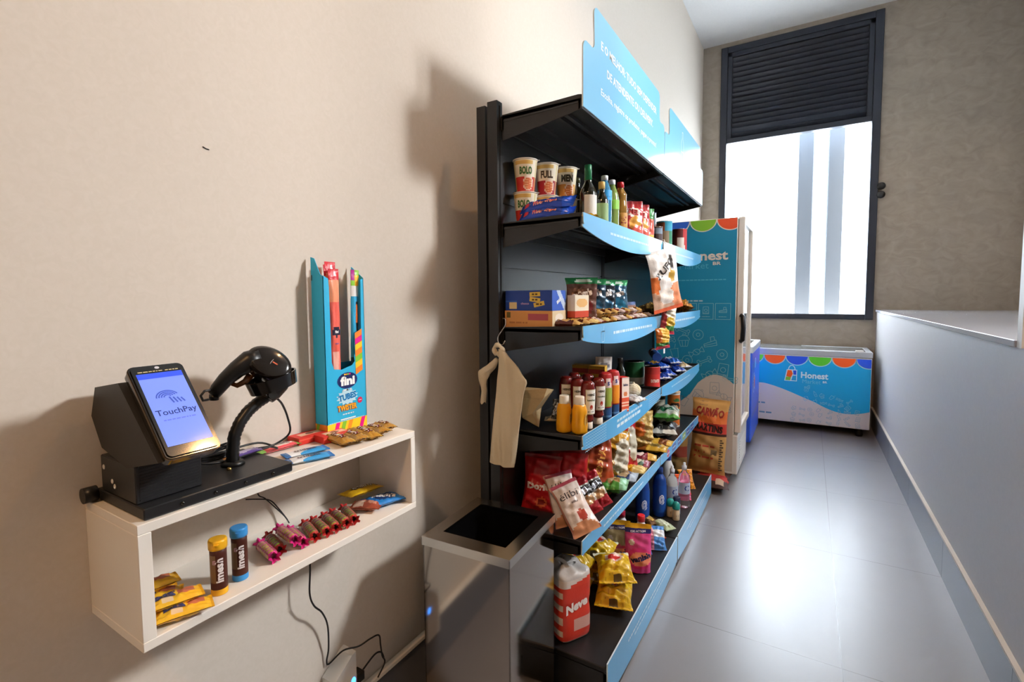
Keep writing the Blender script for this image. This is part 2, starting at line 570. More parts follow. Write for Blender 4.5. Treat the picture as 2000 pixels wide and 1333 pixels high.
# ------------------------------------------------------------------ the setting
XL, XR, YB, YF, ZC = -1.2, 1.75, -2.6, 6.6, 4.5
LW = 0.63
struct('floor', MB().b2(XL - .1, XR + .1, YB, YF + .1, -0.1, 0), FLOORMAT)
struct('ceiling', MB().b2(XL - .1, XR + .1, YB, YF + .1, ZC, ZC + .1), CEIL)
struct('wall_left', MB().b2(XL - .1, XL, YB, YF + .1, 0, ZC), WALLPAINT)
struct('wall_back', MB().b2(XL - .1, XR + .1, YB - .1, YB, 0, ZC), WALLPAINT)
mb = MB()
mb.b2(XL, -0.989, YF, YF + .12, 0, ZC); mb.b2(0.6, XR, YF, YF + .12, 0, ZC)
mb.b2(-0.989, 0.6, YF, YF + .12, 0, 1.175); mb.b2(-0.989, 0.6, YF, YF + .12, 4.44, ZC)
struct('wall_far', mb, CONCRETE)
mb = MB()
SY0, SY1, SZ0, SZ1 = 2.55, 3.3, 2.7, 3.4
mb.b2(XR, XR + .1, YB, SY0, 0, ZC); mb.b2(XR, XR + .1, SY1, YF + .1, 0, ZC)
mb.b2(XR, XR + .1, SY0, SY1, 0, SZ0); mb.b2(XR, XR + .1, SY0, SY1, SZ1, ZC)
struct('wall_right', mb, WALLWHITE)
mb = MB()
for a in (SY0, SY1 - .03): mb.b2(XR + .01, XR + .05, a, a + .03, SZ0, SZ1)
for a in (SZ0, SZ1 - .03): mb.b2(XR + .01, XR + .05, SY0, SY1, a, a + .03)
struct('window_added', mb, FRAMEMAT)  # unseen window frame, added as the opening for the side light
mb = MB()
mb.b2(LW, LW + .1, YB, YF, 0, 1.262)
struct('wall_low', mb, LOWWALL)
mb = MB()
mb.bbox(LW - .012, XR, 2.37, YF, 1.262, 1.287, r=0.002)
o = struct('counter_top', mb, CAPMAT)
o['label'] = 'grey quartz counter topping the low wall beneath the concrete wall'; 
mb = MB()
mb.b2(0.625, .715, 2.325, 2.37, 1.262, ZC)
struct('trim_3', mb, WHITEPL)
# skirting
mb = MB()
y = 0.207 - 3
mb.b2(LW - .012, LW, YB, 2.206, 0, .205)
while y < YF:
    if y > 2: mb.b2(LW - .012, LW, y + .001, min(y + .998, YF), 0, .205)
    y += 1
struct('baseboard_right', mb, SKIRT)
struct('trim_1', MB().b2(LW - .018, LW, YB, YF, .205, .215), LEDGE)
struct('baseboard_left', MB().b2(XL, XL + .012, YB, YF, 0, .19), SKIRT)
struct('trim_2', MB().bbox(XL, XL + .022, YB, YF, .19, .21, r=.004), LAMINATE)
struct('baseboard_far', MB().b2(XL, LW, YF - .012, YF, 0, .2), SKIRT)

# far window: frame, louvred upper panel, clear pane
wf = MB()
x0, x1, z0, z1 = -0.989, 0.6, 1.175, 4.44
T = .075
for a, b in ((x0, x0 + T), (x1 - T, x1)): wf.bbox(a, b, YF - .03, YF + .07, z0, z1)
for a, b in ((z0, z0 + .06), (z1 - .07, z1), (3.3, 3.36)): wf.bbox(x0 + T, x1 - T, YF - .025, YF + .065, a, b)
win = struct('window_1', wf, FRAMEMAT)
lv = MB()
n = 17
zz0, zz1 = 3.36, z1 - .07
for i in range(n):
    z = zz0 + (zz1 - zz0) * (i + .5) / n
    R = Matrix.Rotation(radians(-52), 3, 'X')
    lv.box((-.1945, YF + .03, z), (x1 - x0 - 2 * T, .075, .006), 'ffffff', R)
lv.build('louver_slats', FRAMEMAT, win)
sh = MB(); sh.b2(x0 + T, x1 - T, YF + .075, YF + .08, zz0, zz1)
sh.build('louver_backing', EXTDARK, win)
sf = MB()
for a, b in ((x0 + T, x0 + T + .05), (x1 - T - .05, x1 - T)): sf.bbox(a, b, YF - .012, YF + .05, zz0, zz1)
sf.bbox(x0 + T, x1 - T, YF - .012, YF + .05, zz1 - .05, zz1)
sf.build('louver_frame', FRAMEMAT, win)
gp = MB(); gp.b2(x0 + T, x1 - T, YF + .02, YF + .026, z0 + .06, 3.3)
gp.build('window_pane', GLASS, win)
# latch on the window's right edge
t = thing('window_latch', 'small round black latch on the right edge of the window frame', 'latch', (.625, YF - .03, 2.56))
for k, zz in enumerate((-.045, .045)):
    mb = MB(); mb.lathe([(.02, 0), (.035, .01), (.04, .03), (.033, .045), (.01, .05)], n=16)
    o = mb.build('knob', BLACKPL, t); put(o, (0, 0.03, zz), 90, 0, 0)
# outdoor columns seen through the pane
for cx, lab in ((-.078, 'left of the two tall grey columns outside the window'), (.235, 'right of the two tall grey columns outside the window')):
    mb = MB(); mb.bbox(cx - .085, cx + .085, 7.05, 7.22, 0.0, 4.6, r=.01)
    tag(mb.build('column', EXTDARK), lab, 'column', 'grey columns outside the window')

# small dark mark on the left wall
mb = MB()
mb.tube([(XL + .001, .6135, 1.8), (XL + .0012, .62, 1.797), (XL + .001, .627, 1.7965)], .0014, n=5)
tag(mb.build('wall_scuff', BLACKPL), 'tiny dark scuff mark on the cream wall above the scanner', 'mark')

# ------------------------------------------------------------------ wall mounted shelf box
SX0, SX1, SYA, SYB, SZA, SZB = XL, -.98, .363, 1.06, .83, 1.06
B = .018
sb = thing('wall_shelf_box', 'white open laminate shelf box fixed to the cream wall', 'shelf', (XL, .7, .83))
og = sb.location
MB().bbox(SX0, SX1, SYA, SYB, SZB - B, SZB, r=.0012).build('top_board', LAMINATE, sb, og)
MB().bbox(SX0, SX1, SYA, SYB, SZA, SZA + B, r=.0012).build('bottom_board', LAMINATE, sb, og)
MB().bbox(SX0, SX1, SYA, SYA + B + .004, SZA + B, SZB - B, r=.0012).build('side_board', LAMINATE, sb, og)
MB().bbox(SX0, SX1, SYB - B, SYB, SZA + B, SZB - B, r=.0012).build('side_board', LAMINATE, sb, og)

# ------------------------------------------------------------------ gondola shelving
N_, M_, F_ = 1.55, 2.62, 3.68
XB, XF = -.985, -.665
LV = [2.112, 1.722, 1.334, .95, .572]
ZBASE = .155
gd = thing('gondola_shelving', 'tall black steel grocery shelving with sky blue shelf signs along the wall', 'shelving', (-.98, 2.6, 0))
og = gd.location
for k, yy in enumerate((N_, M_, F_)):
    mb = MB()
    mb.b2(-1.078, -1.04, yy - .018, yy + .018, 0, 2.155)
    mb.b2(-1.03, -.988, yy - .018, yy + .018, 0, 2.165)
    mb.b2(-1.078, -.988, yy - .014, yy + .014, 0, .03)
    z = .3
    while z < 2.1:
        mb.b2(-1.041, -1.029, yy - .006, yy + .006, z, z + .02)
        z += .3
    mb.build('upright', BLACKMETAL, gd, og)
    mb = MB()
    mb.b2(-.9885, -.9868, yy - .0035, yy + .0035, .16, 2.15)
    mb.build('slot_strip', mat('slot shadow black', '050505', 0.9), gd, og)
for ya, yb in ((N_, M_), (M_, F_)):
    mb = MB()
    for a, b in ((.16, .55), (.553, .94), (.943, 1.33), (1.333, 1.56), (1.563, 1.8), (1.803, 2.12)):
        mb.b2(-1.002, -.992, ya + .018, yb - .018, a, b)
    mb.b2(-1.008, -1.002, ya + .018, yb - .018, .16, 2.12)
    mb.build('back_panel', DARKPANEL, gd, og)
SKY = '4cabe0'
def smile(ya, yb, top, e, mid, notch=True):
    n = 26
    pts = [(ya + .008, top), ]
    low = []
    for i in range(n + 1):
        t = i / n
        y = ya + .006 + (yb - ya - .012) * t
        low.append((y, top - e - (mid - e) * sin(pi * min(1, max(0, t))) ** .8))
    if notch:
        pts = [(yb - .008, top), (ya + .010, top), (ya + .012, top - e * .62), (ya + .018, top - e * .82), (ya + .004, top - e * .84)] + low[0:]
        pts += [(yb - .004, top - e * .84), (yb - .018, top - e * .82), (yb - .012, top - e * .62)]
    else:
        pts = [(yb - .008, top), (ya + .008, top)] + low
    return pts
def sign_m(x, off): return lambda y, z: (x + off, y, z)
mids = [None, .098, .092, .088, .062]
for mi, (ya, yb) in enumerate(((N_, M_), (M_, F_))):
    for li, z0 in enumerate(LV):
        sh = MB()
        a, b = ya + .004, yb - .004
        sh.b2(XB, XF, a, b, z0 - .012, z0)                       # sheet
        sh.b2(XF - .012, XF, a, b, z0 - .034, z0 - .012)         # front fold
        sh.b2(XB, XB + .012, a, b, z0 - .05, z0 - .012)          # rear fold
        for xx in (-.755, -.79, -.90):
            sh.b2(xx, xx + .014, a + .03, b - .03, z0 - .026, z0 - .012)
        for yy in (a, b - .006):                                  # end brackets
            sh.prism([(XB + .006, z0 + .004), (XB + .006, z0 - .088), (XF - .006, z0 - .036), (XF - .002, z0 + .012), (XF - .014, z0 + .014)], lambda x, z, d, yy=yy: (x, yy + d, z), .006)
            sh.prism([(XB + .012, z0 - .016), (XB + .012, z0 - .022), (XF - .012, z0 - .014), (XF - .012, z0 - .008)], lambda x, z, d, yy=yy: (x, yy - .002 + d, z), .01)
        so = sh.build('shelf', BLACKMETAL, gd, og)
        mb = MB()
        for xx in (-.772, -.738):
            pass
        if li == 0:
            # header sign with raised centre
            n = 8
            def arcp(cy, cz, r, a0, a1): return [(cy + r * cos(radians(a0 + (a1 - a0) * i / n)), cz + r * sin(radians(a0 + (a1 - a0) * i / n))) for i in range(n + 1)]
            A, Bb, zl, zs, zt = ya + .004, yb - .004, z0 - .028, 2.305, 2.455
            pts = [(A, zl)] + arcp(A + .03, zs - .03, .03, 180, 90) + arcp(A + .075, zs + .025, .025, 270, 360) + arcp(A + .125, zt - .03, .03, 180, 90)
            pts += arcp(Bb - .13, zt - .03, .03, 90, 0) + arcp(Bb - .075, zs + .04, .025, 180, 270) + arcp(Bb - .03, zs - .012, .03, 90, 0) + [(Bb, zl)]
            mb.prism(list(reversed(pts)), lambda y, z, d: (XF + d, y, z), .005, '78c3ec', 'd5ecf8')  # same acrylic as the shelf signs; brighter lighting is put into this paler blue
            m = sign_m(XF + .005, .0008)
            if mi == 0:
                mb.text('E O MELHOR: TUDO SEM DEPENDER', .042, m, 'ffffff', (A + Bb) / 2 + .0, 2.345, fit=.74, bold=.025)
                mb.text('DE ATENDENTE OU DELIVERY.', .042, m, 'ffffff', (A + Bb) / 2 + .0, 2.268, fit=.62, bold=.025)
                mb.text('Escolha, registre os produtos, pague e pronto!', .034, m, 'ffffff', (A + Bb) / 2, 2.185, fit=.74, bold=.015)
            else:
                doodle(mb, 7, (A + Bb) / 2 - .12, 2.32, .14, m, 'e9f6fd', .006)
                words(mb, m, A + .14, Bb - .14, 2.2, .014, 'e9f6fd', 3)
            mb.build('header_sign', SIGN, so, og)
        else:
            e = .048 if li < 4 else .05
            zt = z0 + .014
            mb.prism(smile(ya, yb, zt, e, mids[li], li < 4), lambda y, z, d: (XF + d, y, z), .004, SKY, 'd5ecf8')
            m = sign_m(XF + .004, .0008)
            yc = (ya + yb) / 2
            LT = 'bfe2f5'
            if li == 1:
                words(mb, m, yc - .26, yc + .26, z0 - .03, .009, LT, 5 + mi)
            elif li == 2:
                if mi == 0: doodle(mb, 1, ya + .2, z0 - .03, .05, m, LT, .0025)
                words(mb, m, yc - .22, yc + .34, z0 - .028, .011, 'd5ecf8', 8 + mi)
            elif li == 3 and mi == 0:
                for (qa, qb) in ((ya + .03, ya + .24), (yb - .24, yb - .03)):
                    for r_ in range(6):
                        zz = z0 + .004 - r_ * .0105
                        pts = [(qa + (qb - qa) * i / 24, zz + .0022 * (1 if i % 2 else -1)) for i in range(25)]
                        mb.stroke(pts, .0018, m, LT)
                words(mb, m, yc - .17, yc + .18, z0 - .012, .010, 'd5ecf8', 11)
                words(mb, m, yc - .17, yc + .16, z0 - .034, .013, 'e9f6fd', 12)
            elif li == 3:
                words(mb, m, yc - .3, yc + .2, z0 - .02, .008, LT, 15)
            elif li == 4 and mi == 0:
                words(mb, m, yc - .32, yc + .22, z0 - .016, .008, 'd5ecf8', 17)
                doodle(mb, 1, yc + .3, z0 - .016, .035, m, LT, .002)
            elif li == 4:
                for ci, (cy_, cc) in enumerate(((-.36, 'd8344a'), (-.22, '24489c'), (-.08, '24489c'), (.05, '9ab43a'), (.17, '24489c'), (.30, '24489c'))):
                    mb.rect(yc + cy_ - .045, yc + cy_ + .045, z0 - .034, z0 + .006, m, cc) if ci else mb.disc(yc + cy_, z0 - .014, .03, .022, m, cc)
                    words(mb, sign_m(XF + .004, .0012), yc + cy_ - .035, yc + cy_ + .035, z0 - .014, .007, 'e9f6fd', 20 + ci)
            mb.build('shelf_sign', SIGN, so, og)
    # base tray
    tb = MB()
    a, b = ya + .004, yb - .004
    tb.bbox(XB, -.572, a, b, ZBASE - .02, ZBASE, r=.003)
    tb.b2(XB + .01, -.585, a + .01, b - .01, .0, ZBASE - .02)
    tb.b2(-.58, -.57, a, b, .0, ZBASE - .02)
    tb.b2(XB, -.57, a, a + .008, ZBASE - .065, ZBASE - .022)
    bo = tb.build('base_deck', BLACKMETAL, gd, og)
    mb = MB()
    n = 20
    low = [(ya + .008 + (yb - ya - .016) * i / n, .036 - .026 * sin(pi * i / n) ** .8) for i in range(n + 1)]
    mb.prism([(yb - .008, ZBASE + .014), (ya + .008, ZBASE + .014)] + low, lambda y, z, d: (-.57 + d, y, z), .005, SKY, 'd5ecf8')
    m = sign_m(-.565, .0008)
    yc = (ya + yb) / 2
    words(mb, m, yc - .3, yc + .34, .112, .008, 'd5ecf8', 31 + mi)
    words(mb, m, yc - .22, yc + .3, .09, .008, 'bfe2f5', 33 + mi)
    mb.build('base_sign', SIGN, bo, og)

# ------------------------------------------------------------------ stainless bin beside the gondola
bn = thing('trash_bin', 'square polished stainless steel bin with open black-lined top before the shelving', 'bin', (-.884, 1.315, 0), 3.5)
w, d, h, t_ = .155, .165, .695, .004
mb = MB()
for a, b, c, e in ((-w, w, -d, -d + t_), (-w, w, d - t_, d), (-w, -w + t_, -d, d), (w - t_, w, -d, d)):
    mb.b2(a, b, c, e, .01, h - .02)
mb.b2(-w, w, -d, d, .008, .014)
mb.build('body', STEEL, bn)
mb = MB()
e = .004; i_ = .052
for a, b, c, g in ((-w - e, w + e, -d - e, -d + i_), (-w - e, w + e, d - i_ + .012, d + e), (-w - e, -w + i_ - .012, -d + i_, d - i_ + .012), (w - i_ + .012, w + e, -d + i_, d - i_ + .012)):
    mb.b2(a, b, c, g, h - .004, h)
for a, b, c, g in ((-w - e, w + e, -d - e, -d - e + .003), (-w - e, w + e, d + e - .003, d + e), (-w - e, -w - e + .003, -d - e, d + e), (w + e - .003, w + e, -d - e, d + e)):
    mb.b2(a, b, c, g, h - .028, h - .004)
mb.build('lid_rim', STEELRIM, bn)
mb = MB()
def linersurf(u, v):
    a = u * 2 * pi
    q = (abs(cos(a)) ** 8 + abs(sin(a)) ** 8) ** (-1 / 8)
    k = 1 - .25 * v + .03 * sin(a * 9 + v * 11) * v
    return (cos(a) * q * (w - .042) * k, (sin(a) * q * (d - .03) - 0) * k + .006, h - .006 - .40 * v)
mb.grid(linersurf, 56, 14, 'ffffff', wrap=True)
mb.add([linersurf(i / 56, 1) for i in range(56)], [tuple(range(56))], 'ffffff')
mb.build('bin_liner', mat('black bin liner', '0b0b0c', 0.22, coat=.3), bn)

# ------------------------------------------------------------------ upright cooler behind the shelving
fr = thing('upright_cooler', 'tall glass door cooler with teal printed side panel behind the shelving', 'cooler', (-.8, 4.42, 0))
og = fr.location
FX0, FX1, FY0, FY1 = -1.185, -.475, 4.10, 4.72
mb = MB()
mb.bbox(FX0, FX1, FY0, FY1, .36, 2.045, r=.006)
mb.build('cabinet', mat('beige cooler cabinet', 'd8cfc2', .4), fr, og)
mb = MB()
mb.bbox(FX0, FX1 + .03, FY0, FY1, .05, .36, r=.006)
for k in range(9): mb.b2(FX1 + .03, FX1 + .033, FY0 + .14, FY1 - .14, .1 + k * .022, .11 + k * .022)
mb.build('plinth', WHITEPL, fr, og)
mb = MB()
TEAL = '1f83a6'
m = lambda x, z: (x, FY0 - .0015, z)
m1 = lambda x, z: (x, FY0 - .0021, z)
m2 = lambda x, z: (x, FY0 - .0027, z)
mb.rect(FX0, FX1 - .006, .07, 2.04, m, TEAL)
BG = 'ddd0c2'
xs = FX1 - .006
r_ = .098
for k, cc in enumerate(('e0512c', '83b735', '2459b8', 'e0512c')):
    cx = xs - .045 - k * .2
    pa, pb = 0, 180
    for rr, c2, mm in ((r_ + .004, 'e6dccf', m1), (r_ - .004, cc, m2)):
        pts = []
        for i in range(25):
            a = radians(180 + 180 * i / 24)
            x = cx + rr * cos(a) ; z = 2.04 + rr * .88 * sin(a)
            pts.append((max(FX0 + .002, min(x, xs)), z))
        mb.poly(pts, mm, c2)
# white hill at the bottom
pts = [(FX0, .07), (xs, .07)]
for i in range(25):
    x = xs + (FX0 - xs) * i / 24
    u = (xs - x) / .5
    z = .70 + .13 * sin(pi * min(1, (u + .12) / .75)) - (max(0, u - .55)) * .45
    pts.append((x, max(.3, z)))
mb.poly(pts, m1, 'c9bfb4')
mb.text('Honest', .1, m1, 'd9ccbf', -.72, 1.76, fit=.36, bold=.03)
mb.text('Market', .07, m1, '4fa3c0', -.79, 1.685, fit=.22, bold=.0)
mb.text('BR', .035, m1, 'd9ccbf', -.62, 1.70, fit=.06, bold=.03)
words(mb, m1, -.95, -.55, 1.575, .008, '5aa9c2', 41)
words(mb, m1, -.9, -.72, 1.41, .010, 'b5c4c4', 42)
for k in range(3):
    cx = -.57 - k * .125
    mb.stroke([(cx - .055, 1.265), (cx + .055, 1.265), (cx + .055, 1.39), (cx - .055, 1.39)], .003, m1, '8fb9bf', True)
    doodle(mb, (4, 5, 1)[k], cx, 1.335, .055, m1, '8fb9bf', .003)
    words(mb, m1, cx - .03, cx + .03, 1.285, .004, '8fb9bf', k)
rd = random.Random(5)
DP = [(-.86, 1.09, 0), (-.93, .99, 1), (-.83, .93, 6), (-.76, 1.0, 2), (-.66, 1.08, 4), (-.70, .93, 3), (-.57, .99, 6), (-.56, .87, 5), (-.66, .83, 2), (-.90, .88, 5), (-.98, 1.08, 3), (-.78, .85, 7), (-.51, .80, 3), (-.87, 1.17, 3), (-.75, 1.14, 6)]
for k, (a, b, c) in enumerate(DP): doodle(mb, c, a, b, .095, m1, '86b3bb', .0035, rd.uniform(-40, 30))
for k, (a, b, c) in enumerate([(-.62, .72, 5), (-.74, .66, 0), (-.55, .66, 2), (-.85, .60, 1), (-.68, .6, 6), (-.55, .55, 3)]): doodle(mb, c, a, b, .09, m2, '8f9aa0', .0035, rd.uniform(-40, 30))
mb.build('side_graphic', mat('matt printed vinyl', None, .42, spec=.35), fr, og)
dr = MB()
fx = FX1 + .004
fb, ft = .385, 2.045
dr.bbox(fx, fx + .045, FY0 + .002, FY0 + .05, fb, ft, r=.004)
dr.bbox(fx, fx + .045, FY1 - .05, FY1, fb, ft, r=.004)
dr.bbox(fx, fx + .045, FY0 + .05, FY1 - .05, fb, fb + .05, r=.004)
dr.bbox(fx, fx + .045, FY0 + .05, FY1 - .05, ft - .05, ft, r=.004)
do = dr.build('door', mat('cream door frame', 'e6ddd0', .35), fr, og)
MB().b2(fx + .02, fx + .028, FY0 + .05, FY1 - .05, fb + .05, ft - .05).build('door_glass', mat('dim door glass', 'dfe6e8', .03, spec=.9, coat=1), do, og)
hd = MB()
hd.tube([(fx + .03, FY0 - .002, 1.30), (fx + .045, FY0 - .012, 1.29), (fx + .05, FY0 - .014, 1.2), (fx + .045, FY0 - .012, 1.11), (fx + .03, FY0 - .002, 1.10)], .017, n=10)
hd.build('door_handle', BLACKPL, do, og)
for a in (FX0 + .05, FX1 - .05):
    for b in (FY0 + .05, FY1 - .05): MB().lathe([(.02, 0), (.02, .05)], n=10, c=(a, b, 0)).build('foot', BLACKPL, fr, og)

# ------------------------------------------------------------------ chest freezers
def chest(name, label, x0, x1, y0, y1, top, material):
    fz = thing(name, label, 'freezer', ((x0 + x1) / 2, (y0 + y1) / 2, 0))
    og = fz.location
    MB().bbox(x0, x1, y0, y1, .085, top - .075, r=.006).build('body', material, fz, og)
    rim = MB()
    q = .05
    for a, b, c, e in ((x0 - .005, x1 + .005, y0 - .005, y0 + q), (x0 - .005, x1 + .005, y1 - q, y1 + .005), (x0 - .005, x0 + q, y0 + q, y1 - q), (x1 - q, x1 + .005, y0 + q, y1 - q)):
        rim.bbox(a, b, c, e, top - .075, top - .012, r=.006)
    rim.build('rim', mat('pale aluminium rim', 'c5cbd0', .3, metal=.4), fz, og)
    lid = MB()
    lid.b2(x0 + .03, (x0 + x1) / 2 + .02, y0 + .03, y1 - .03, top - .012, top - .007)
    lid.build('sliding_lid', mat('grey lid glass', '70787c', .05, spec=.8), fz, og)
    lid = MB()
    lid.b2((x0 + x1) / 2 - .01, x1 - .03, y0 + .03, y1 - .03, top - .022, top - .016)
    lid.build('sliding_lid', mat('grey lid glass', '70787c', .05), fz, og)
    ins = MB(); ins.b2(x0 + .04, x1 - .04, y0 + .04, y1 - .04, top - .074, top - .07)
    ins.build('liner', WHITEPL, fz, og)
    hn = MB(); hn.bbox(x1 - .14, x1 - .07, y0 + .0, y0 + .03, top - .014, top + .002, r=.003)
    hn.build('lid_handle', WHITEPL, fz, og)
    for a in (x0 + .08, x1 - .08):
        for b in (y0 + .08, y1 - .08):
            MB().lathe([(.03, .0), (.035, .02), (.03, .05), (.02, .086)], n=12, c=(a, b, 0)).build('castor', BLACKPL, fz, og)
    return fz, og
fz, og = chest('chest_freezer', 'wide sky blue chest freezer with scalloped awning print under the window', -.72, .555, 6.0, 6.56, .885, WHITEPL)
mb = MB()
y_ = 6.0
m = lambda x, z: (x, y_ - .0015, z); m1 = lambda x, z: (x, y_ - .0022, z); m2 = lambda x, z: (x, y_ - .0029, z); m3 = lambda x, z: (x, y_ - .0036, z)
a, b = -.715, .55
mb.rect(a, b, .09, .80, m, '12a3dc')
for k, cc in enumerate(('1f4fd0', 'e4571b', '4fb52a', '1f4fd0', 'e4571b', '4fb52a', '1f4fd0')):
    cx = .50 - k * .208 + .03
    for rr, c2, mm in ((.108, 'bfe0ee', m1), (.098, cc, m2)):
        pts = []
        for i in range(25):
            g = radians(180 + 180 * i / 24)
            pts.append((max(a, min(cx + rr * cos(g), b)), .80 + rr * .92 * sin(g)))
        mb.poly(pts, mm, c2)
n = 40
pts = [(a, .09), (b, .09)]
for i in range(n + 1):
    x = b + (a - b) * i / n
    u = (b - x) / .95
    z = .27 + .10 * (1 - cos(min(u, 1.0) * pi)) / 2 * 2.2 - .055 * sin(min(1, u) * pi * 1.0) - .03 * sin(min(1, u * 2) * pi)
    pts.append((x, z))
mb.poly(pts, m1, 'e3dfe0')
mb.text('Honest', .09, m1, 'e4f3fb', .07, .60, fit=.245, bold=.03)
mb.text('Market', .062, m1, '74c3e4', .045, .535, fit=.165, bold=.0)
mb.text('BR', .03, m1, 'e4f3fb', .165, .54, fit=.04, bold=.03)
bx = -.14
mb.poly([(bx - .066, .53), (bx + .052, .53), (bx + .052, .655), (bx - .045, .655)], m1, 'e4f3fb')
mb.poly([(bx - .056, .538), (bx - .01, .538), (bx - .004, .575), (bx - .05, .575)], m2, '7cbf3a')
mb.poly([(bx - .048, .58), (bx - .004, .57), (bx + .012, .61), (bx + .0, .647), (bx - .036, .647)], m2, 'e4571b')
mb.poly([(bx + .018, .60), (bx + .045, .60), (bx + .045, .647), (bx + .014, .647)], m2, '1f4fd0')
mb.poly([(bx + .0, .538), (bx + .045, .538), (bx + .045, .592), (bx + .012, .59)], m2, '12a3dc')
mb.stroke([(bx - .028 + .03 * cos(radians(180 - i * 20)) + .03, .655 + .045 * sin(radians(i * 20))) for i in range(10)], .008, m1, 'e4f3fb')
rd = random.Random(9)
for k in range(13): doodle(mb, k % 8, -.0 + (k % 6) * .075 + rd.uniform(-.01, .01), .36 + (k // 6) * .068 + rd.uniform(-.02, .02) - (k % 6) * .012, .048, m2, '8fcce6', .0028, rd.uniform(-50, 50))
for k in range(24): doodle(mb, (k * 3) % 8, -.12 + (k % 8) * .082 + rd.uniform(-.012, .012), .125 + (k // 8) * .058 + rd.uniform(-.01, .01), .045, m3, '9fc3d6', .0028, rd.uniform(-50, 50))
words(mb, m2, -.5, -.36, .27, .016, '5f93b8', 4)
words(mb, m2, -.5, -.32, .165, .016, '5f93b8', 5)
mb.build('front_graphic', mat('glossy printed vinyl', None, .3), fz, og)
fz, og = chest('ice_cream_freezer', 'narrow deep blue freezer seen between the cooler and the wide freezer', -1.12, -.43, 4.95, 5.75, .995, mat('blue freezer body', '2450c4', .35))
mb = MB()
m = lambda y, z: (-.4285, y, z)
mb.text('OVO', .09, m, 'dfe8ff', 5.15, .62, rot=90, bold=.04)
mb.disc(5.25, .80, .07, .05, m, 'e8efff'); mb.disc(5.25, .80, .058, .04, lambda y, z: (-.428, y, z), '3aa6e8')
mb.disc(5.2, .62, .05, .07, m, 'e8efff'); mb.disc(5.2, .62, .04, .055, lambda y, z: (-.428, y, z), 'd34a7e')
mb.rect(5.0, 5.7, .30, .34, m, '1c3c9c')
mb.build('side_graphic', mat('glossy printed vinyl', None, .3), fz, og)

# ================================================================== things on the wall shelf box
ZT = SZB            # top of the box
ZI = SZA + B        # floor inside the box

# ---- payment stand: base plate, bracket, tilted housing, touch terminal, gooseneck and cradle
ks = thing('payment_stand', 'black payment stand with tilted touch screen terminal on the white shelf box', 'payment terminal', (-1.09, .52, ZT))
og = ks.location
mb = MB()
mb.bbox(-1.185, -.988, .378, .668, ZT + .001, ZT + .022, r=.002)
mb.build('base_plate', BLACKMETAL, ks, og)
for yy in (.44, .50, .56, .62):
    mb = MB(); mb.lathe([(.0035, 0), (.004, .002), (.002, .004)], n=10)
    o = mb.build('screw', BLACKGLOSS, ks); o.location = Vector((-.988, yy, ZT + .011)) - og; o.rotation_euler = (0, pi / 2, 0)
mb = MB()
mb.tube([(-1.175, .374, ZT + .016), (-1.175, .352, ZT + .016)], .015, n=16)
mb.build('rubber_knob', BLACKPL, ks, og)
mb = MB()
mb.bbox(-1.165, -1.02, .380, .492, ZT + .022, 1.152, r=.002)
for k in range(12):
    mb.b2(-1.021, -1.0185, .386, .486, ZT + .028 + k * .0055, ZT + .031 + k * .0055)
mb.build('bracket_box', BLACKMETAL, ks, og)
for a, b in ((-1.15, 1.13), (-1.115, 1.108), (-1.105, 1.10)):
    mb = MB(); mb.lathe([(.005, 0), (.004, .001)], n=10)
    o = mb.build('vent_hole', mat('light through bracket hole', 'd8d4cc', .4), ks); o.location = Vector((a, .3795, b)) - og; o.rotation_euler = (pi / 2, 0, 0)
mb = MB()
prof = [(-1.165, 1.283), (-1.190, 1.225), (-1.150, 1.168), (-1.045, 1.146), (-.925, 1.176), (-1.062, 1.300)]
mb.prism(prof, lambda x, z, d: (x, .378 + d, z), .104)
mb.build('housing', mat('black bead blasted plastic', '2a2724', .5, bump=(500, .15, .001)), ks, og)
# terminal slab: plane basis
P0 = Vector((-.918, 0, 1.176)); P1 = Vector((-1.052, 0, 1.322))
dv = (P1 - P0); Ls = dv.length; dv.normalize(); nv = Vector((dv.z, 0, -dv.x))
if nv.x < 0: nv = -nv
def tm_(y, s, d): return tuple(P0 + dv * s + nv * d + Vector((0, y, 0)))
def rrect(x0, x1, y0, y1, r, n=5):
    pts = []
    for cx, cy, a0 in ((x1 - r, y1 - r, 0), (x0 + r, y1 - r, 90), (x0 + r, y0 + r, 180), (x1 - r, y0 + r, 270)):
        pts += [(cx + r * cos(radians(a0 + 90 * i / n)), cy + r * sin(radians(a0 + 90 * i / n))) for i in range(n + 1)]
    return pts
TY0, TY1 = .386, .476
mb = MB()
mb.prism(rrect(TY0, TY1, 0, Ls, .010), lambda y, s, d: tm_(y, s, d - .012), .020)
mb.prism(rrect(TY0 + .003, TY1 - .003, .003, Ls - .003, .008), lambda y, s, d: tm_(y, s, .008 + d), .0025)
tml = mb.build('terminal', BLACKGLOSS, ks, og)
mb = MB()
mb.prism(rrect(TY0 - .001, TY1 + .001, -.001, Ls + .001, .011), lambda y, s, d: tm_(y, s, .002 + d), .004)
mb.build('bezel_band', mat('bronze bezel', '6a5540', .25, metal=.8), tml, og)
mb = MB()
m = lambda y, s: tm_(y, s, .0108); m1 = lambda y, s: tm_(y, s, .0111); m2 = lambda y, s: tm_(y, s, .0114)
a, b, c, d = TY0 + .008, TY1 - .008, .022, Ls - .020
mb.rect(a, b, c, d, m, '7088ea')
mb.rect(a, b, d - .012, d, m1, '3550d8')
yc = (a + b) / 2
for rr in (.006, .010, .014, .018):
    mb.stroke([(yc - .004 + rr * cos(radians(q)), .122 + rr * .8 * sin(radians(q))) for q in range(20, 181, 16)], .0022, m1, '3c50a8')
for i in range(4): mb.stroke([(yc - .002 + i * .006, .122 - i * .0015), (yc + .002 + i * .006, .108)], .0028, m1, '3c50a8')
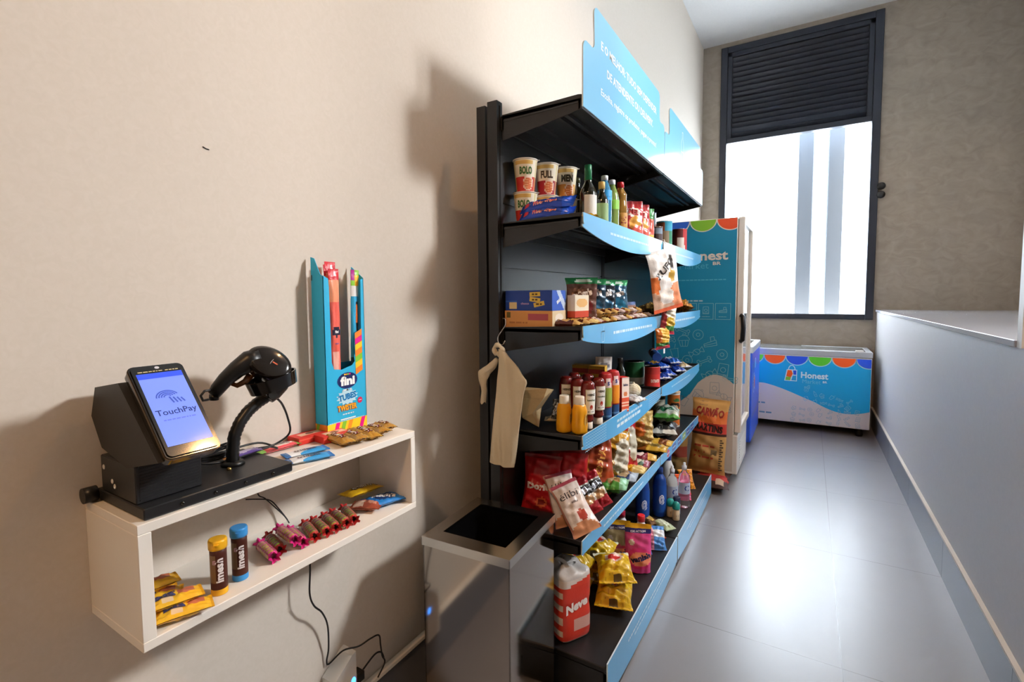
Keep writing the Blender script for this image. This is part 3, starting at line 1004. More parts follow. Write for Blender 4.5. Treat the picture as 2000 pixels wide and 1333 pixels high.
mb.text('TouchPay', .017, m1, '26326e', yc, .090, fit=.066, bold=.01)
words(mb, m1, yc - .026, yc + .026, .074, .0022, '5a6ac8', 3)
o = mb.build('screen', SCREEN, tml, og); o['label'] = 'lit blue touch screen'
mb = MB()
words(mb, m, a + .004, b - .03, Ls - .0155, .002, 'c2b58c', 6)
words(mb, m, b - .026, b - .004, Ls - .0155, .002, 'c2b58c', 9)
mb.disc(yc, Ls - .008, .004, .003, m, 'bfc2cc', 10)
mb.build('top_print', CARD, tml, og)
# gooseneck
mb = MB()
pth = [(-1.088, .590, ZT + .022), (-1.088, .590, 1.11), (-1.089, .596, 1.145), (-1.09, .610, 1.172), (-1.09, .630, 1.194), (-1.09, .655, 1.210), (-1.088, .682, 1.222)]
fine = []
for i in range(len(pth) - 1):
    for k in range(6):
        t_ = k / 6
        fine.append(Vector(pth[i]).lerp(Vector(pth[i + 1]), t_))
fine.append(Vector(pth[-1]))
mb.tube(fine, [.0138 if i % 2 else .0125 for i in range(len(fine))], n=16)
mb.build('gooseneck', BLACKPL, ks, og)
mb = MB(); mb.lathe([(.024, 0), (.023, .006), (.017, .010)], n=20, c=(-1.088, .590, ZT + .022)); mb.build('neck_collar', BLACKPL, ks, og)
mb = MB(); mb.lathe([(.005, 0), (.005, .004), (.002, .006)], n=10, c=(-1.06, .566, ZT + .022)); mb.build('brass_screw', mat('brass', 'c9a765', .25, metal=1), ks, og)
# cradle ring
CC = Vector((-1.064, .676, 1.256))
ca = radians(12)
def cr(a, z, r):
    x, y = r * cos(a), r * 1.25 * sin(a)
    v = Vector((x, y, z))
    v = Matrix.Rotation(radians(12), 3, 'X') @ v
    v = Matrix.Rotation(radians(-4), 3, 'Y') @ v
    return CC + v
mb = MB()
n = 36
for k in range(n):
    pass
mb.grid(lambda u, v: cr(u * 2 * pi, -.014 + .030 * v, .043 + .004 * v), n, 4, wrap=True)
mb.grid(lambda u, v: cr(-u * 2 * pi, -.014 + .030 * v, .040 + .004 * v), n, 4, wrap=True)
mb.grid(lambda u, v: cr(u * 2 * pi, .016, .044 + .003 * v), n, 1, wrap=True)
mb.grid(lambda u, v: cr(u * 2 * pi, -.014, .043 - .003 * v), n, 1, wrap=True)
mb.build('cradle_ring', BLACKGLOSS, ks, og)
mb = MB()
mb.tube([(-1.088, .676, 1.216), (-1.086, .690, 1.228), (-1.078, .706, 1.246), (-1.066, .716, 1.262)], [.016, .020, .019, .012], n=14)
mb.build('cradle_mount', BLACKPL, ks, og)
mb = MB()
mb.tube([(-1.075, .672, 1.226), (-1.052, .668, 1.229)], [.011, .010], n=16)
mb.build('mount_knob', BLACKGLOSS, ks, og)

# ---- barcode scanner resting in the cradle
sc = thing('barcode_scanner', 'black handheld barcode scanner resting in the gooseneck cradle', 'scanner', (-1.08, .66, 1.26))
og = sc.location
mb = MB()
def ell_loft(cs, n=24):
    """cs: list of centre, axis u, axis v vectors"""
    k = len(cs)
    def f(u, v):
        i = min(k - 2, int(v * (k - 1))); t_ = v * (k - 1) - i
        c = cs[i][0].lerp(cs[i + 1][0], t_); a = cs[i][1].lerp(cs[i + 1][1], t_); b = cs[i][2].lerp(cs[i + 1][2], t_)
        g = u * 2 * pi
        return c + a * cos(g) + b * sin(g)
    return f
V = Vector
axis = V((.25, .80, -.55)).normalized()
# head: a rounded lens whose oval face looks up towards the camera
fn_ = V((.74, -.26, .46)).normalized()
fu = V((0, .62, -.70)); fu = (fu - fn_ * fu.dot(fn_)).normalized(); fv = fn_.cross(fu)
hc = V((-1.056, .664, 1.303))
secs = []
for (d, s) in ((-.052, .25), (-.048, .62), (-.036, .86), (-.018, .98), (-.004, 1.0), (.004, .97), (.010, .82), (.013, .45), (.0135, .02)):
    secs.append((hc + fn_ * d, fu * .052 * s, fv * .038 * s))
mb.grid(ell_loft(secs), 32, 24, wrap=True)
mb.build('head', mat('brown black gloss plastic', '16120f', .2, coat=.3), sc, og)
mb = MB()
m = lambda a, b: tuple(hc + fu * a + fv * b + fn_ * (.0136 - (a / .052) ** 2 * .0055 - (b / .038) ** 2 * .0065))
mb.disc(.012, 0, .009, .015, m, 'e9dcd2', 18)
words(mb, lambda a, b: tuple(V(m(a, b)) + fn_ * .0004), .006, .018, 0, .003, 'c05a3a', 2)
mb.disc(-.030, .004, .006, .006, m, '8a5a2c', 14)
mb.build('round_badge', CARD, sc, og)
mb = MB()
hp = [(-1.078, .655, 1.312), (-1.086, .634, 1.308), (-1.096, .612, 1.292), (-1.106, .592, 1.272), (-1.114, .578, 1.252), (-1.118, .572, 1.240)]
mb.tube([V(a) for a in hp], [.026, .025, .020, .017, .0155, .013], n=18)
mb.build('handle', BLACKPL, sc, og)
mb = MB()
mb.tube([(-1.092, .640, 1.276), (-1.094, .628, 1.262), (-1.100, .613, 1.255), (-1.106, .600, 1.262)], [.009, .007, .006, .004], n=10)
mb.build('trigger', mat('amber trigger', '7a4a1e', .25), sc, og)
mb = MB()
mb.tube([(-1.118, .572, 1.240), (-1.119, .5715, 1.228)], .010, n=12)
mb.build('cable_boot', BLACKPL, sc, og)
mb = MB()
lp = [(-1.112, .556, 1.232), (-1.112, .545, 1.232), (-1.112, .541, 1.243), (-1.112, .549, 1.252), (-1.113, .560, 1.252), (-1.114, .566, 1.246)]
mb.tube(lp, .0028, n=8)
mb.build('lanyard_loop', BLACKPL, sc, og)

def smooth_path(pts, k=6):
    pts = [Vector(p_) for p_ in pts]
    out = []
    n = len(pts)
    for i in range(n - 1):
        p0, p1, p2, p3 = pts[max(0, i - 1)], pts[i], pts[i + 1], pts[min(n - 1, i + 2)]
        for j in range(k):
            t = j / k
            out.append(.5 * ((2 * p1) + (p2 - p0) * t + (2 * p0 - 5 * p1 + 4 * p2 - p3) * t * t + (3 * p1 - p0 - 3 * p2 + p3) * t ** 3))
    out.append(pts[-1])
    return out
CABLE = mat('black cable sheath', '17171a', .45)
mb = MB()
mb.tube(smooth_path([(-1.085, .700, 1.210), (-1.10, .722, 1.19), (-1.12, .748, 1.15), (-1.12, .752, 1.11), (-1.13, .72, 1.088), (-1.12, .66, 1.086), (-1.10, .60, 1.089), (-1.10, .55, 1.094), (-1.12, .52, 1.10), (-1.155, .53, 1.098), (-1.165, .58, 1.09), (-1.15, .64, 1.087), (-1.13, .70, 1.086), (-1.15, .735, 1.07), (-1.175, .70, 1.089), (-1.17, .60, 1.092), (-1.15, .51, 1.11)]), .0026, n=8)
tag(mb.build('scanner_cable', CABLE), 'thin black scanner cable looping down behind the gooseneck', 'cable')
mb = MB()
coil = []
for i in range(44):
    a = i / 44 * 2 * pi * 3
    coil.append((-1.140 + .024 * sin(a), .578 + .050 * cos(a) + .002 * i / 44, 1.0925 + .0052 * (i / 44 * 3) + .008 * max(0, cos(a))))
mb.tube(coil, .0026, n=8)
tag(mb.build('coiled_cable', CABLE), 'coil of black cable lying on the stand base behind the gooseneck', 'cable')

# ---- gum packets
def flatpack(w, l, t, col, name, draws):
    b = Bag(w, l, t, col, nu=14, nv=14, seal=.03, wr=.06, seed=len(draws))
    for d in draws: d(b)
    return b
g = Bag(.040, .112, .014, P('e6555a', ('b', 0, .12, '8ccf5a'), ('b', .86, 1, '8ccf5a'), ('e', .5, .52, .34, .36, 'f2d9cc')), nu=12, nv=24, wr=.05, seed=2)
g.text('trident', .020, '3a3a44', 0, 0, 90, fit=.062, bold=.03)
o = g.make('gum_packet'); lay(o, -1.160, .745, ZT, .012, -2)
tag(o, 'pink gum packet with green ends lying behind the gooseneck', 'chewing gum')
g = Bag(.044, .108, .010, P('3f9fe0', ('w', .45, .12, 1.2, 'e9eef4'), ('b', 0, .10, '2f6fb8'), ('b', .9, 1, '2f6fb8')), nu=16, nv=28, wr=.05, seed=3)
g.text('trident', .018, '5a3a3a', .05, -.02, 90, fit=.055, bold=.03)
o = g.make('gum_packet'); lay(o, -1.020, .735, ZT, .010, -20)
tag(o, 'front blue and white gum packet at the end of the black stand', 'chewing gum', 'blue gum packets')
o = dup(o, (-1.072, .762, ZT + .006), -14, 'rear blue and white gum packet behind the front one')
g = Bag(.034, .09, .010, P('5a3f86', ('e', .5, .5, .3, .3, 'b8a9c9'), ('b', 0, .15, 'd98a4a')), nu=12, nv=16, wr=.05, seed=5)
o = g.make('gum_packet'); lay(o, -1.125, .632, ZT + .022, .008, 8)
tag(o, 'dark purple gum packet half hidden behind the gooseneck', 'chewing gum')
mb = Bx(.085, .052, .018, 'd9372b', {'t': P('d9372b', ('r', .2, .95, .35, .8, 'eec2a4'), ('e', .6, .58, .14, .16, '7a4a3a')), 'f': P('d9372b', ('b', .6, .8, 'e8604a'))})
o = mb.build('gum_box', CARD); put(o, (-1.118, .880, ZT + .001), rz=84)
tag(o, 'red gum box lying against the wall, the one nearest the tall candy display', 'chewing gum', 'red gum boxes')
o = dup(o, (-1.168, .838, ZT + .001), 88, 'red gum box lying against the wall beside the pink gum packet')

# ---- tall cyan display box with candy straws (artwork character left out)
BY0, BY1, BX0, BX1 = .880, 1.022, XL + .012, XL + .062
BH = .505
cb = thing('candy_display_box', 'tall cyan cardboard candy display box standing against the cream wall', 'display box', ((BX0 + BX1) / 2, (BY0 + BY1) / 2, ZT))
og = cb.location
CY, CYD = '2fb4e2', '2aa5d2'
mb = MB()
tc = .0015
zt = ZT + BH
mb.b2(BX0, BX0 + tc, BY0, BY1, ZT, ZT + .20, CYD)                      # back
mb.prism([(BX0, ZT), (BX1, ZT), (BX1, zt - .055), (BX1 - .012, zt - .048), (BX0 + .015, zt - .004), (BX0, zt)], lambda x, z, d: (x, BY0 + d, z), tc, CY)
mb.prism([(BX0, ZT), (BX1, ZT), (BX1, zt - .055), (BX0, zt - .02)], lambda x, z, d: (x, BY1 - tc + d, z), tc, CY)
mb.b2(BX0, BX1, BY0, BY1, ZT, ZT + tc, CYD)
# front with deep cut-out
fy = BX1
out = [(BY0, ZT), (BY1, ZT), (BY1, zt - .055), (BY1 - .011, zt - .06), (BY1 - .013, ZT + .30), (BY1 - .035, ZT + .285), (BY1 - .040, ZT + .25), (BY1 - .036, ZT + .235), (BY1 - .042, ZT + .22), (BY1 - .04, ZT + .205), (BY1 - .05, ZT + .195),
       (BY0 + .055, ZT + .186), (BY0 + .028, ZT + .19), (BY0 + .021, ZT + .21), (BY0 + .019, zt - .085), (BY0 + .017, zt - .06), (BY0, zt - .052)]
mb.prism(out, lambda y, z, d: (fy - tc + d, y, z), tc, CY)
m = lambda y, z: (fy + .0005, y, z); m1 = lambda y, z: (fy + .0009, y, z); m2 = lambda y, z: (fy + .0013, y, z); m3 = lambda y, z: (fy + .0017, y, z)
mid = (BY0 + BY1) / 2
mb.rect(BY0, BY1, ZT, ZT + .036, m, 'ffd62a')
for k, cc in enumerate(('e8188a', '8ccb3c', 'ff9a2a', 'ffd62a', 'e8188a')):
    a = BY0 + .018 + k * .023
    mb.poly([(a, ZT + .001), (a + .014 if k < 4 else min(BY1, a + .014), ZT + .001), (min(BY1, a + .026), ZT + .036), (min(BY1 - .001, a + .012), ZT + .036)], m1, cc)
# plain striped twist panel in place of the character
tw = (BY1 - .024)
for k, cc in enumerate(('ff8a2a', 'ffd62a', '8ccb3c', 'ff8a2a', 'ffd62a', 'e8188a', 'ff8a2a')):
    z = ZT + .165 + k * .0175
    mb.poly([(tw - .014, z), (tw + .012, z + .012), (tw + .012, z + .030), (tw - .014, z + .018)], m1, cc)
mb.disc(mid + .002, ZT + .153, .036, .0235, m1, '1d2f7a'); mb.disc(mid + .002, ZT + .153, .033, .021, m2, '15255f')
mb.text('fini', .034, m3, 'ffffff', mid + .002, ZT + .151, fit=.052, bold=.05)
for k, cc in enumerate(('ffd62a', 'ff8a2a', '8ccb3c', 'e8188a')): mb.disc(mid - .008 + k * .006, ZT + .171, .003, .0025, m3, cc, 8)
words(mb, m1, mid - .015, mid + .016, ZT + .126, .005, 'e9f6fb', 2)
pts = []
for i in range(28):
    rr = (.040 if i % 2 else .030)
    pts.append((mid + rr * cos(2 * pi * i / 28), ZT + .105 + rr * .6 * sin(2 * pi * i / 28)))
mb.poly(pts, m1, 'bfe6f5')
mb.text('TUBES', .023, m2, '1479b8', mid, ZT + .105, rot=6, fit=.064, bold=.05)
mb.text('TWISTER', .0225, m1, 'a8421c', mid - .001, ZT + .0735, fit=.072, bold=.08)
mb.text('TWISTER', .021, m2, 'ffb51f', mid - .001, ZT + .074, fit=.068, bold=.03)
mb.disc(mid + .046, ZT + .088, .009, .009, m1, 'd8285a'); words(mb, m2, mid + .041, mid + .051, ZT + .088, .002, 'ffffff', 1)
words(mb, m1, mid - .018, mid + .022, ZT + .056, .0035, 'dff2fa', 4); mb.rect(mid - .026, mid + .028, ZT + .040, ZT + .0435, m1, 'e9f7fc')
words(mb, m1, BY0 + .006, BY1 - .012, ZT + .0375, .0018, 'bfe6f5', 5)
# left side bottom stripes
ms = lambda x, z: (x, BY0 - .0005, z); ms1 = lambda x, z: (x, BY0 - .0009, z)
mb.rect(BX0, BX1, ZT, ZT + .036, ms, 'ff9a2a'); mb.poly([(BX0, ZT), (BX0 + .008, ZT), (BX0 + .020, ZT + .036), (BX0 + .006, ZT + .036)], ms1, '8ccb3c')
mb.rect(BX0 + .0, BX0 + .006, ZT + .44, ZT + .455, ms, '1b5f7a')
mb.build('carton', CARD, cb, og)
# straw packets standing in it
b = Bag(.036, .47, .014, P('f0695a', ('b', 0, .04, 'c81e28'), ('b', .93, 1, 'cf2430'), ('r', 0, 1, .80, .93, 'f39a72'), ('r', .12, .75, .36, .50, 'f7b7a6'), ('r', .1, .55, 0, .36, 'd8402a'), ('e', .5, .62, .42, .03, '2a2a44')), nu=10, nv=60, seal=.03, wr=.25, seed=1)
b.text('fini', .010, 'ffffff', 0, .12, 0, bold=.05)
b.text('tubes', .007, '3a62b0', 0, .05, 0)
st_ = b.make('candy_straw_packet')
stand(st_, BX1 - .014, BY0 + .046, ZT + .003, .47, 90, 0)
tag(st_, 'red candy straw packet in front of its pair in the tall cyan box', 'candy', 'red candy straw packets')
for k, (dx, dy, dz, ro) in enumerate(((-.014, -.006, .020, 1), (-.014, .014, .012, -2))):
    c = st_.copy(); COL.objects.link(c)
    c['label'] = ('red candy straw packet rising highest at the left back of the tall cyan box', 'red candy straw packet at the right back of the three in the tall cyan box')[k]
    stand(c, BX1 - .016 + dx, BY0 + .046 + dy, ZT + .003 + dz, .47, 90, 0, -ro)
b = Bag(.030, .47, .012, P('36aee0', ('b', .90, 1, '8ccb3c'), ('r', 0, .5, .93, 1, 'b01f8a'), ('r', .4, 1, .90, .96, 'ffc02a'), ('b', .84, .90, 'f2f4f4'), ('r', .5, .85, .62, .80, '2a2420'), ('r', .55, .78, .66, .79, 'e0702a'), ('b', 0, .45, '17506e')), nu=10, nv=60, seal=.03, wr=.2, seed=4)
tw_ = b.make('candy_straw_packet')
stand(tw_, BX1 - .016, BY1 - .034, ZT + .003, .47, 90, 0, -2)
tag(tw_, 'single cyan and green candy twist packet at the right of the tall box', 'candy')

# ---- gold chocolate bars at the right end of the shelf top
b = Bag(.042, .115, .018, P('c08a28', ('b', 0, .05, '8a5f1c'), ('b', .95, 1, '8a5f1c'), ('d', .2, .45, .3, 'd8ac48')), nu=16, nv=22, seal=.06, wr=.35, seed=6)
b.text('twix', .030, '7a1a22', 0, .01, 90, fit=.062, bold=.05)
b.text('twix', .027, 'e8d6c2', .03, 0, 90, fit=.056, bold=.0, off=.0022)
bar = b.make('chocolate_bar', FOIL)
BARP = [(-1.070, .862, -98), (-1.062, .905, -102), (-1.062, .945, -96), (-1.064, .985, -100), (-1.072, 1.026, -112)]
LB = ['gold chocolate bar on the shelf top, nearest the scanner', 'gold chocolate bar, second in the row from the scanner side', 'gold chocolate bar in the middle of the row on the shelf top', 'gold chocolate bar, second from the right end of the shelf top', 'gold chocolate bar with red lettering at the far right end of the shelf top']
for k, (x, y, r) in enumerate(BARP):
    if k == 0: lay(bar, x, y, ZT, .020, r); bar['label'] = LB[0]; tag(bar, None, 'chocolate bar', 'gold chocolate bars on the shelf top')
    else: dup(bar, (x, y, ZT + .0115), r, LB[k], rx=(3, -4, 3, 6)[k - 1])

# ---- inside the box
b = Bag(.045, .10, .020, P('f0b82a', ('b', 0, .05, 'd99a1a'), ('b', .95, 1, 'd99a1a'), ('r', .2, .9, .3, .5, 'e9c9a0'), ('r', .1, .6, .6, .85, 'c46a4a')), nu=16, nv=22, seal=.07, wr=.3, seed=8)
b.text('BIS', .02, '3a3c66', .0, -.12, 90, fit=.035, bold=.06)
yb_ = b.make('wafer_bar', FILM)
YP = [(-1.010, .447, 70, 0, 'yellow wafer bar nearest the open front of the shelf box'), (-1.062, .440, 60, 0, 'yellow wafer bar behind the front one at the left of the box'),
      (-1.035, .442, 75, .019, 'yellow wafer bar lying on top of the pile inside the box'), (-1.110, .440, 64, 0, 'yellow wafer bar third from the open front of the box'), (-1.150, .445, 72, 0, 'yellow wafer bar deepest in the box against the wall'), (-1.125, .440, 80, .018, 'yellow wafer bar resting on the two deepest ones')]
for k, (x, y, r, dz, l) in enumerate(YP):
    if k == 0: lay(yb_, x + .012, y - .012, ZI, .021, r - 90); tag(yb_, l, 'wafer bar', 'yellow wafer bars in the shelf box')
    else: dup(yb_, (x + .012, y - .012, ZI + .0115 + dz), r - 90, l)
def tubecan(name, lid, label, x, y, rz):
    t = thing(name, label, 'candy tube', (x, y, ZI + .001), rz)
    mb = MB()
    mb.lathe([(.0155, 0), (.0158, .004), (.0155, .012), (.0155, .098)], P('4a2016', ('b', 0, .13, lid), ('r', .25, .45, .2, .9, '7a6048')), n=28, sub=6)
    mb.text('imesh', .020, cm(.0155), 'e8e4e6', .004, .052, 90, fit=.05, bold=.04)
    mb.text('m', .012, cm(.0155), 'c9a0b0', -.007, .07, 90, bold=.03)
    mb.build('tube_body', CARD, t)
    mb = MB(); mb.lathe([(.0170, .094), (.0175, .098), (.0175, .110), (.0165, .113), (.014, .1135)], lid, n=28)
    mb.disc(.0, -.004, .005, .004, lambda a, b: (a, b - .0155, .108), lid, 8)
    mb.build('cap', PLAST, t)
tubecan('candy_tube', 'eaae1e', 'brown candy tube with yellow cap standing inside the shelf box', -1.020, .515, 55)
tubecan('candy_tube', '3a92d6', 'brown candy tube with blue cap standing inside the shelf box', -1.034, .566, 55)
# candy rolls
def roll(cols, seed):
    mb = MB()
    R_ = .0125; L_ = .062
    rd = random.Random(seed)
    def pr(v):
        if v < .16: return .012 - .009 * (v / .16) if v < .10 else .004 + .008 * ((v - .10) / .06)
        if v > .84: return pr(1 - v)
        return R_ * (1 + .05 * sin(v * 60))
    def fn(u, v):
        a = 2 * pi * u
        k = pr(v) * (1 + (.35 * sin(a * 5 + seed) if v < .12 or v > .88 else .03 * sin(a * 7 + v * 20)))
        return (k * cos(a), (v - .5) * .098, R_ + k * sin(a) * (.95))
    def pt(u, v):
        if v < .15 or v > .85: return cols[3]
        if .30 < u < .45 or .05 < u < .12: return cols[2]
        return cols[0] if int(v * 15) % 2 else cols[1]
    mb.grid(fn, 18, 40, pt, wrap=True)
    return mb.build('candy_roll', FILM)
r1 = roll(('d98a9a', 'c9b05a', 'b04a6a', 'd0287a'), 1)
r2 = roll(('8a5a6a', '8aa03a', 'a05a4a', 'b02a2a'), 2)
RP = [(-1.071, .650, 6, 1, 'candy roll nearest the blue capped tube'), (-1.088, .680, 2, 2, 'candy roll second from the blue capped tube'), (-1.067, .700, 8, 1, 'thick pink ended candy roll lying over its neighbours'),
      (-1.072, .728, 4, 1, 'candy roll with orange middle beside the pink ended one'), (-1.070, .765, -2, 2, 'candy roll in the middle of the row with dark red ends'), (-1.066, .793, 3, 2, 'candy roll with green wrapper in the middle of the row'),
      (-1.064, .822, 0, 2, 'candy roll third from the right of the row'), (-1.062, .851, 4, 2, 'candy roll second from the right of the row'), (-1.060, .880, -3, 2, 'rightmost candy roll beside the brown biscuit packet')]
used = set()
for k, (x, y, r, kind, l) in enumerate(RP):
    src = r1 if kind == 1 else r2
    loc = (x, y, ZI + .001 + (.018 if k == 2 else 0))
    if kind not in used:
        used.add(kind); put(src, loc, rz=r - 108); tag(src, l, 'candy', 'candy rolls inside the shelf box')
    else: dup(src, loc, r - 108, l)
b = Bag(.055, .085, .020, P('9a4a36', ('r', .3, .95, .1, .45, 'd9b8a0'), ('e', .4, .7, .3, .14, 'c98a72')), nu=16, nv=18, seal=.06, wr=.25, seed=9)
o = b.make('biscuit_packet', FILM); lay(o, -1.062, .945, ZI, .021, -60); tag(o, 'small brown biscuit packet lying next to the candy rolls', 'biscuits')
b = Bag(.075, .11, .020, P('1f7fd0', ('e', .55, .55, .3, .3, '1a3f7a'), ('b', 0, .05, '1b6cb4')), nu=18, nv=22, seal=.06, wr=.25, seed=10)
b.text("m&m's", .030, 'f4f0f0', 0, .02, 60, fit=.07, bold=.05)
o = b.make('candy_bag', FILM); lay(o, -1.052, .998, ZI, .021, -20); tag(o, 'blue candy bag inside the box at its right end', 'candy')
b = Bag(.075, .11, .018, P('e0b01e', ('e', .45, .45, .22, .16, '8a5a1a'), ('b', 0, .05, 'c4961a')), nu=18, nv=22, seal=.06, wr=.2, seed=11)
b.text("m&m's", .034, '3a2418', 0, .12, 80, fit=.08, bold=.06)
b.text("m&m's", .032, 'f0ece0', .02, .11, 80, fit=.075, bold=.02, off=.0022)
o = b.make('candy_bag', FILM); lay(o, -1.120, .975, ZI + .021, .02, -8, rx=0, ry=-8); tag(o, 'yellow candy bag resting on the blue one inside the box', 'candy')
mb = MB()
mb.tube(smooth_path([(-1.194, .70, 1.03), (-1.193, .705, .955), (-1.19, .722, .935), (-1.188, .745, .905), (-1.18, .768, .872), (-1.17, .775, .852)]), .0016, n=6)
mb.tube(smooth_path([(-1.194, .675, .948), (-1.193, .705, .938), (-1.188, .735, .925), (-1.186, .758, .893), (-1.178, .775, .86)]), .0016, n=6)
tag(mb.build('power_cable', CABLE), 'short black cable hanging inside the box against the wall', 'cable')

# ---- cable, adapter and plugs below the box
mb = MB()
mb.tube(smooth_path([(XL + .05, .812, .832), (XL + .048, .820, .72), (XL + .045, .818, .64), (XL + .042, .832, .595), (XL + .036, .862, .555), (XL + .028, .885, .50), (XL + .016, .895, .42), (XL + .008, .893, .378), (XL + .01, .90, .366), (XL + .03, .935, .392), (XL + .07, .96, .405), (XL + .075, 1.0, .405), (XL + .07, 1.04, .39), (XL + .055, 1.06, .34), (XL + .045, 1.075, .29), (XL + .04, 1.09, .255), (XL + .05, 1.05, .235)]), .0025, n=8)
tag(mb.build('power_cable', CABLE), 'thin black cable running down the wall from the shelf box to the adapter', 'cable')
ad = thing('wall_adapter', 'white wedge shaped plug-in adapter with blue light low on the wall', 'adapter', (XL + .002, .92, .25))
og = ad.location
mb = MB()
mb.prism([(.880, .18), (.960, .18), (.960, .385), (.945, .380), (.880, .335)], lambda y, z, d: (XL + .002 + d, y, z), .055, 'ffffff')
mb.build('adapter_body', WHITEPL, ad, og)
mb = MB(); mb.disc(.948, .298, .008, .012, lambda y, z: (XL + .0576, y, z), '4aa2ff')
mb.build('status_light', mat('blue status light', '3a8cff', .3, emit=6), ad, og)
mb = MB(); mb.bbox(XL + .014, XL + .05, .9605, 1.0, .265, .295, r=.004)
mb.tube(smooth_path([(XL + .032, .998, .28), (XL + .036, 1.05, .305), (XL + .04, 1.075, .30), (XL + .036, 1.09, .27)]), .0028, n=8)
tag(mb.build('plug', BLACKPL), 'black plug pushed into the side of the white wall adapter', 'plug')

# ================================================================== groceries on the shelving
Z1, Z2, Z3, Z4, Z5 = LV[1], LV[2], LV[3], LV[4], ZBASE      # shelf tops from the second level down
Z1 += .0015; Z2 += .0015; Z3 += .0015; Z4 += .0015; Z5 += .0015

def bottle(name, label, cat, x, y, z, prof, col, mt, capprof, capcol, label_band=None, lab_col='ffffff', txt=None, rz=45, group=None, n=20, sq=0, paint=None):
    t = thing(name, label, cat, (x, y, z), rz, group)
    mb = MB(); mb.lathe(prof, paint or col or 'ffffff', n=n, sq=sq, sub=4)
    mb.build('bottle_body', mt, t)
    mb = MB(); mb.lathe(capprof, capcol, n=n); mb.build('cap', PLAST, t)
    if label_band:
        z0, z1, r = label_band
        mb = MB()
        zc, hh = (z0 + z1) / 2, (z1 - z0) / 2
        m = cm(r, .0008)
        fr_ = .5
        mb.grid(lambda u, v: m((u - .5) * 2 * pi * r * fr_, z0 + (z1 - z0) * v), 20, 4, lab_col)
        if txt: mb.text(txt[0], txt[1], cm(r, .0014), txt[2], 0, zc, fit=txt[3], bold=.03)
        mb.build('label', CARD, t)
    return t

# ---------- second shelf: noodle cups
def cup(label, x, y, z, low, word, wc, rz, bowl='d9744a'):
    t = thing('noodle_cup', label, 'noodle cup', (x, y, z), rz, 'instant noodle cups')
    h = .118
    mb = MB()
    rr = lambda zz: .0335 + (.0455 - .0335) * (zz / h)
    def pt(u, v):
        c = 'e9dfc8'
        if v < .48: c = low
        if .86 < v < .95 and .35 < u < .62: c = 'd8b060'
        if .30 < u < .33 or .68 < u < .71: c = 'cdbf7a'
        if ((u - .56) / .085) ** 2 + ((v - .26) / .24) ** 2 < 1: c = 'f0dccb'
        if ((u - .56) / .072) ** 2 + ((v - .25) / .19) ** 2 < 1: c = bowl if int(u * 160 + v * 40) % 3 else 'e8a878'
        if u < .25 and v > .48: c = '6f9a86' if int(v * 14) % 2 else 'b7cdb0'
        return c
    mb.lathe([(.0335, 0), (.0455, h)], pt, n=48, sub=26)
    mb.text(word, .036, cm(rr, .0008), wc, .006, h * .64, fit=.050, bold=.05)
    mb.build('cup_body', CARD, t)
    mb = MB(); mb.lathe([(.0465, h), (.0485, h + .0015), (.0485, h + .004), (.045, h + .0048)], 'f2ece0', n=40)
    mb.prism([(.034, -.010), (.055, -.006), (.055, .006), (.034, .010)], lambda a, b, d: (a, b, h + .003 + d), .0012, 'f2ece0')
    mb.build('foil_lid', CARD, t)
    return t
HC = .1235
cup('bottom noodle cup of the front stack, green lettering, mostly behind the blue packs', -.940, 1.655, Z1, 'c4342a', 'BOLO', '3c6b32', 12)
cup('top noodle cup of the front stack with green lettering', -.940, 1.655, Z1 + HC, 'c4342a', 'BOLO', '3c6b32', 24)
cup('bottom noodle cup of the middle stack', -.900, 1.755, Z1, 'a02a34', 'CUP', '4a3a2a', 20)
cup('top noodle cup of the middle stack with dark red lower half', -.900, 1.755, Z1 + HC, 'a02a34', 'FULL', '4a3a2a', 20)
cup('bottom noodle cup of the rear stack', -.862, 1.852, Z1, 'd88a2a', 'MEN', '3a3418', 25)
cup('top noodle cup of the rear stack with black on yellow lettering', -.862, 1.852, Z1 + HC, 'd89a4a', 'MEN', '2e2a14', 25, 'c9702a')
# blue wafer packs
b = Bag(.058, .215, .036, P('1d3fa8', ('r', 0, 1, .8, 1, '1a52d0'), ('e', .5, .12, .25, .05, 'd8424a')), nu=16, nv=36, seal=.05, wr=.22, seed=12)
b.text('Wafer Creme', .026, 'e8574a', .05, -.02, 90, fit=.10, bold=.04)
b.text('Wafer Creme', .024, 'f6d0c0', .07, -.02, 90, fit=.10, bold=.0, off=.002)
o = b.make('wafer_pack', FOIL); put(o, (-.815, 1.592, Z1 + .022), 58, 0, -88 + 0)
o.matrix_world = Matrix.Translation((-.815, 1.590, Z1 + .024)) @ Matrix.Rotation(radians(48), 4, 'X') @ Matrix.Rotation(radians(-90), 4, 'Z')
tag(o, 'lower blue wafer pack lying before the noodle cups', 'wafers', 'blue wafer packs')
o2 = o.copy(); COL.objects.link(o2); o2['label'] = 'upper blue wafer pack stacked on the other before the noodle cups'
o2.matrix_world = Matrix.Translation((-.820, 1.606, Z1 + .060)) @ Matrix.Rotation(radians(-3), 4, 'Y') @ Matrix.Rotation(radians(48), 4, 'X') @ Matrix.Rotation(radians(-90), 4, 'Z')

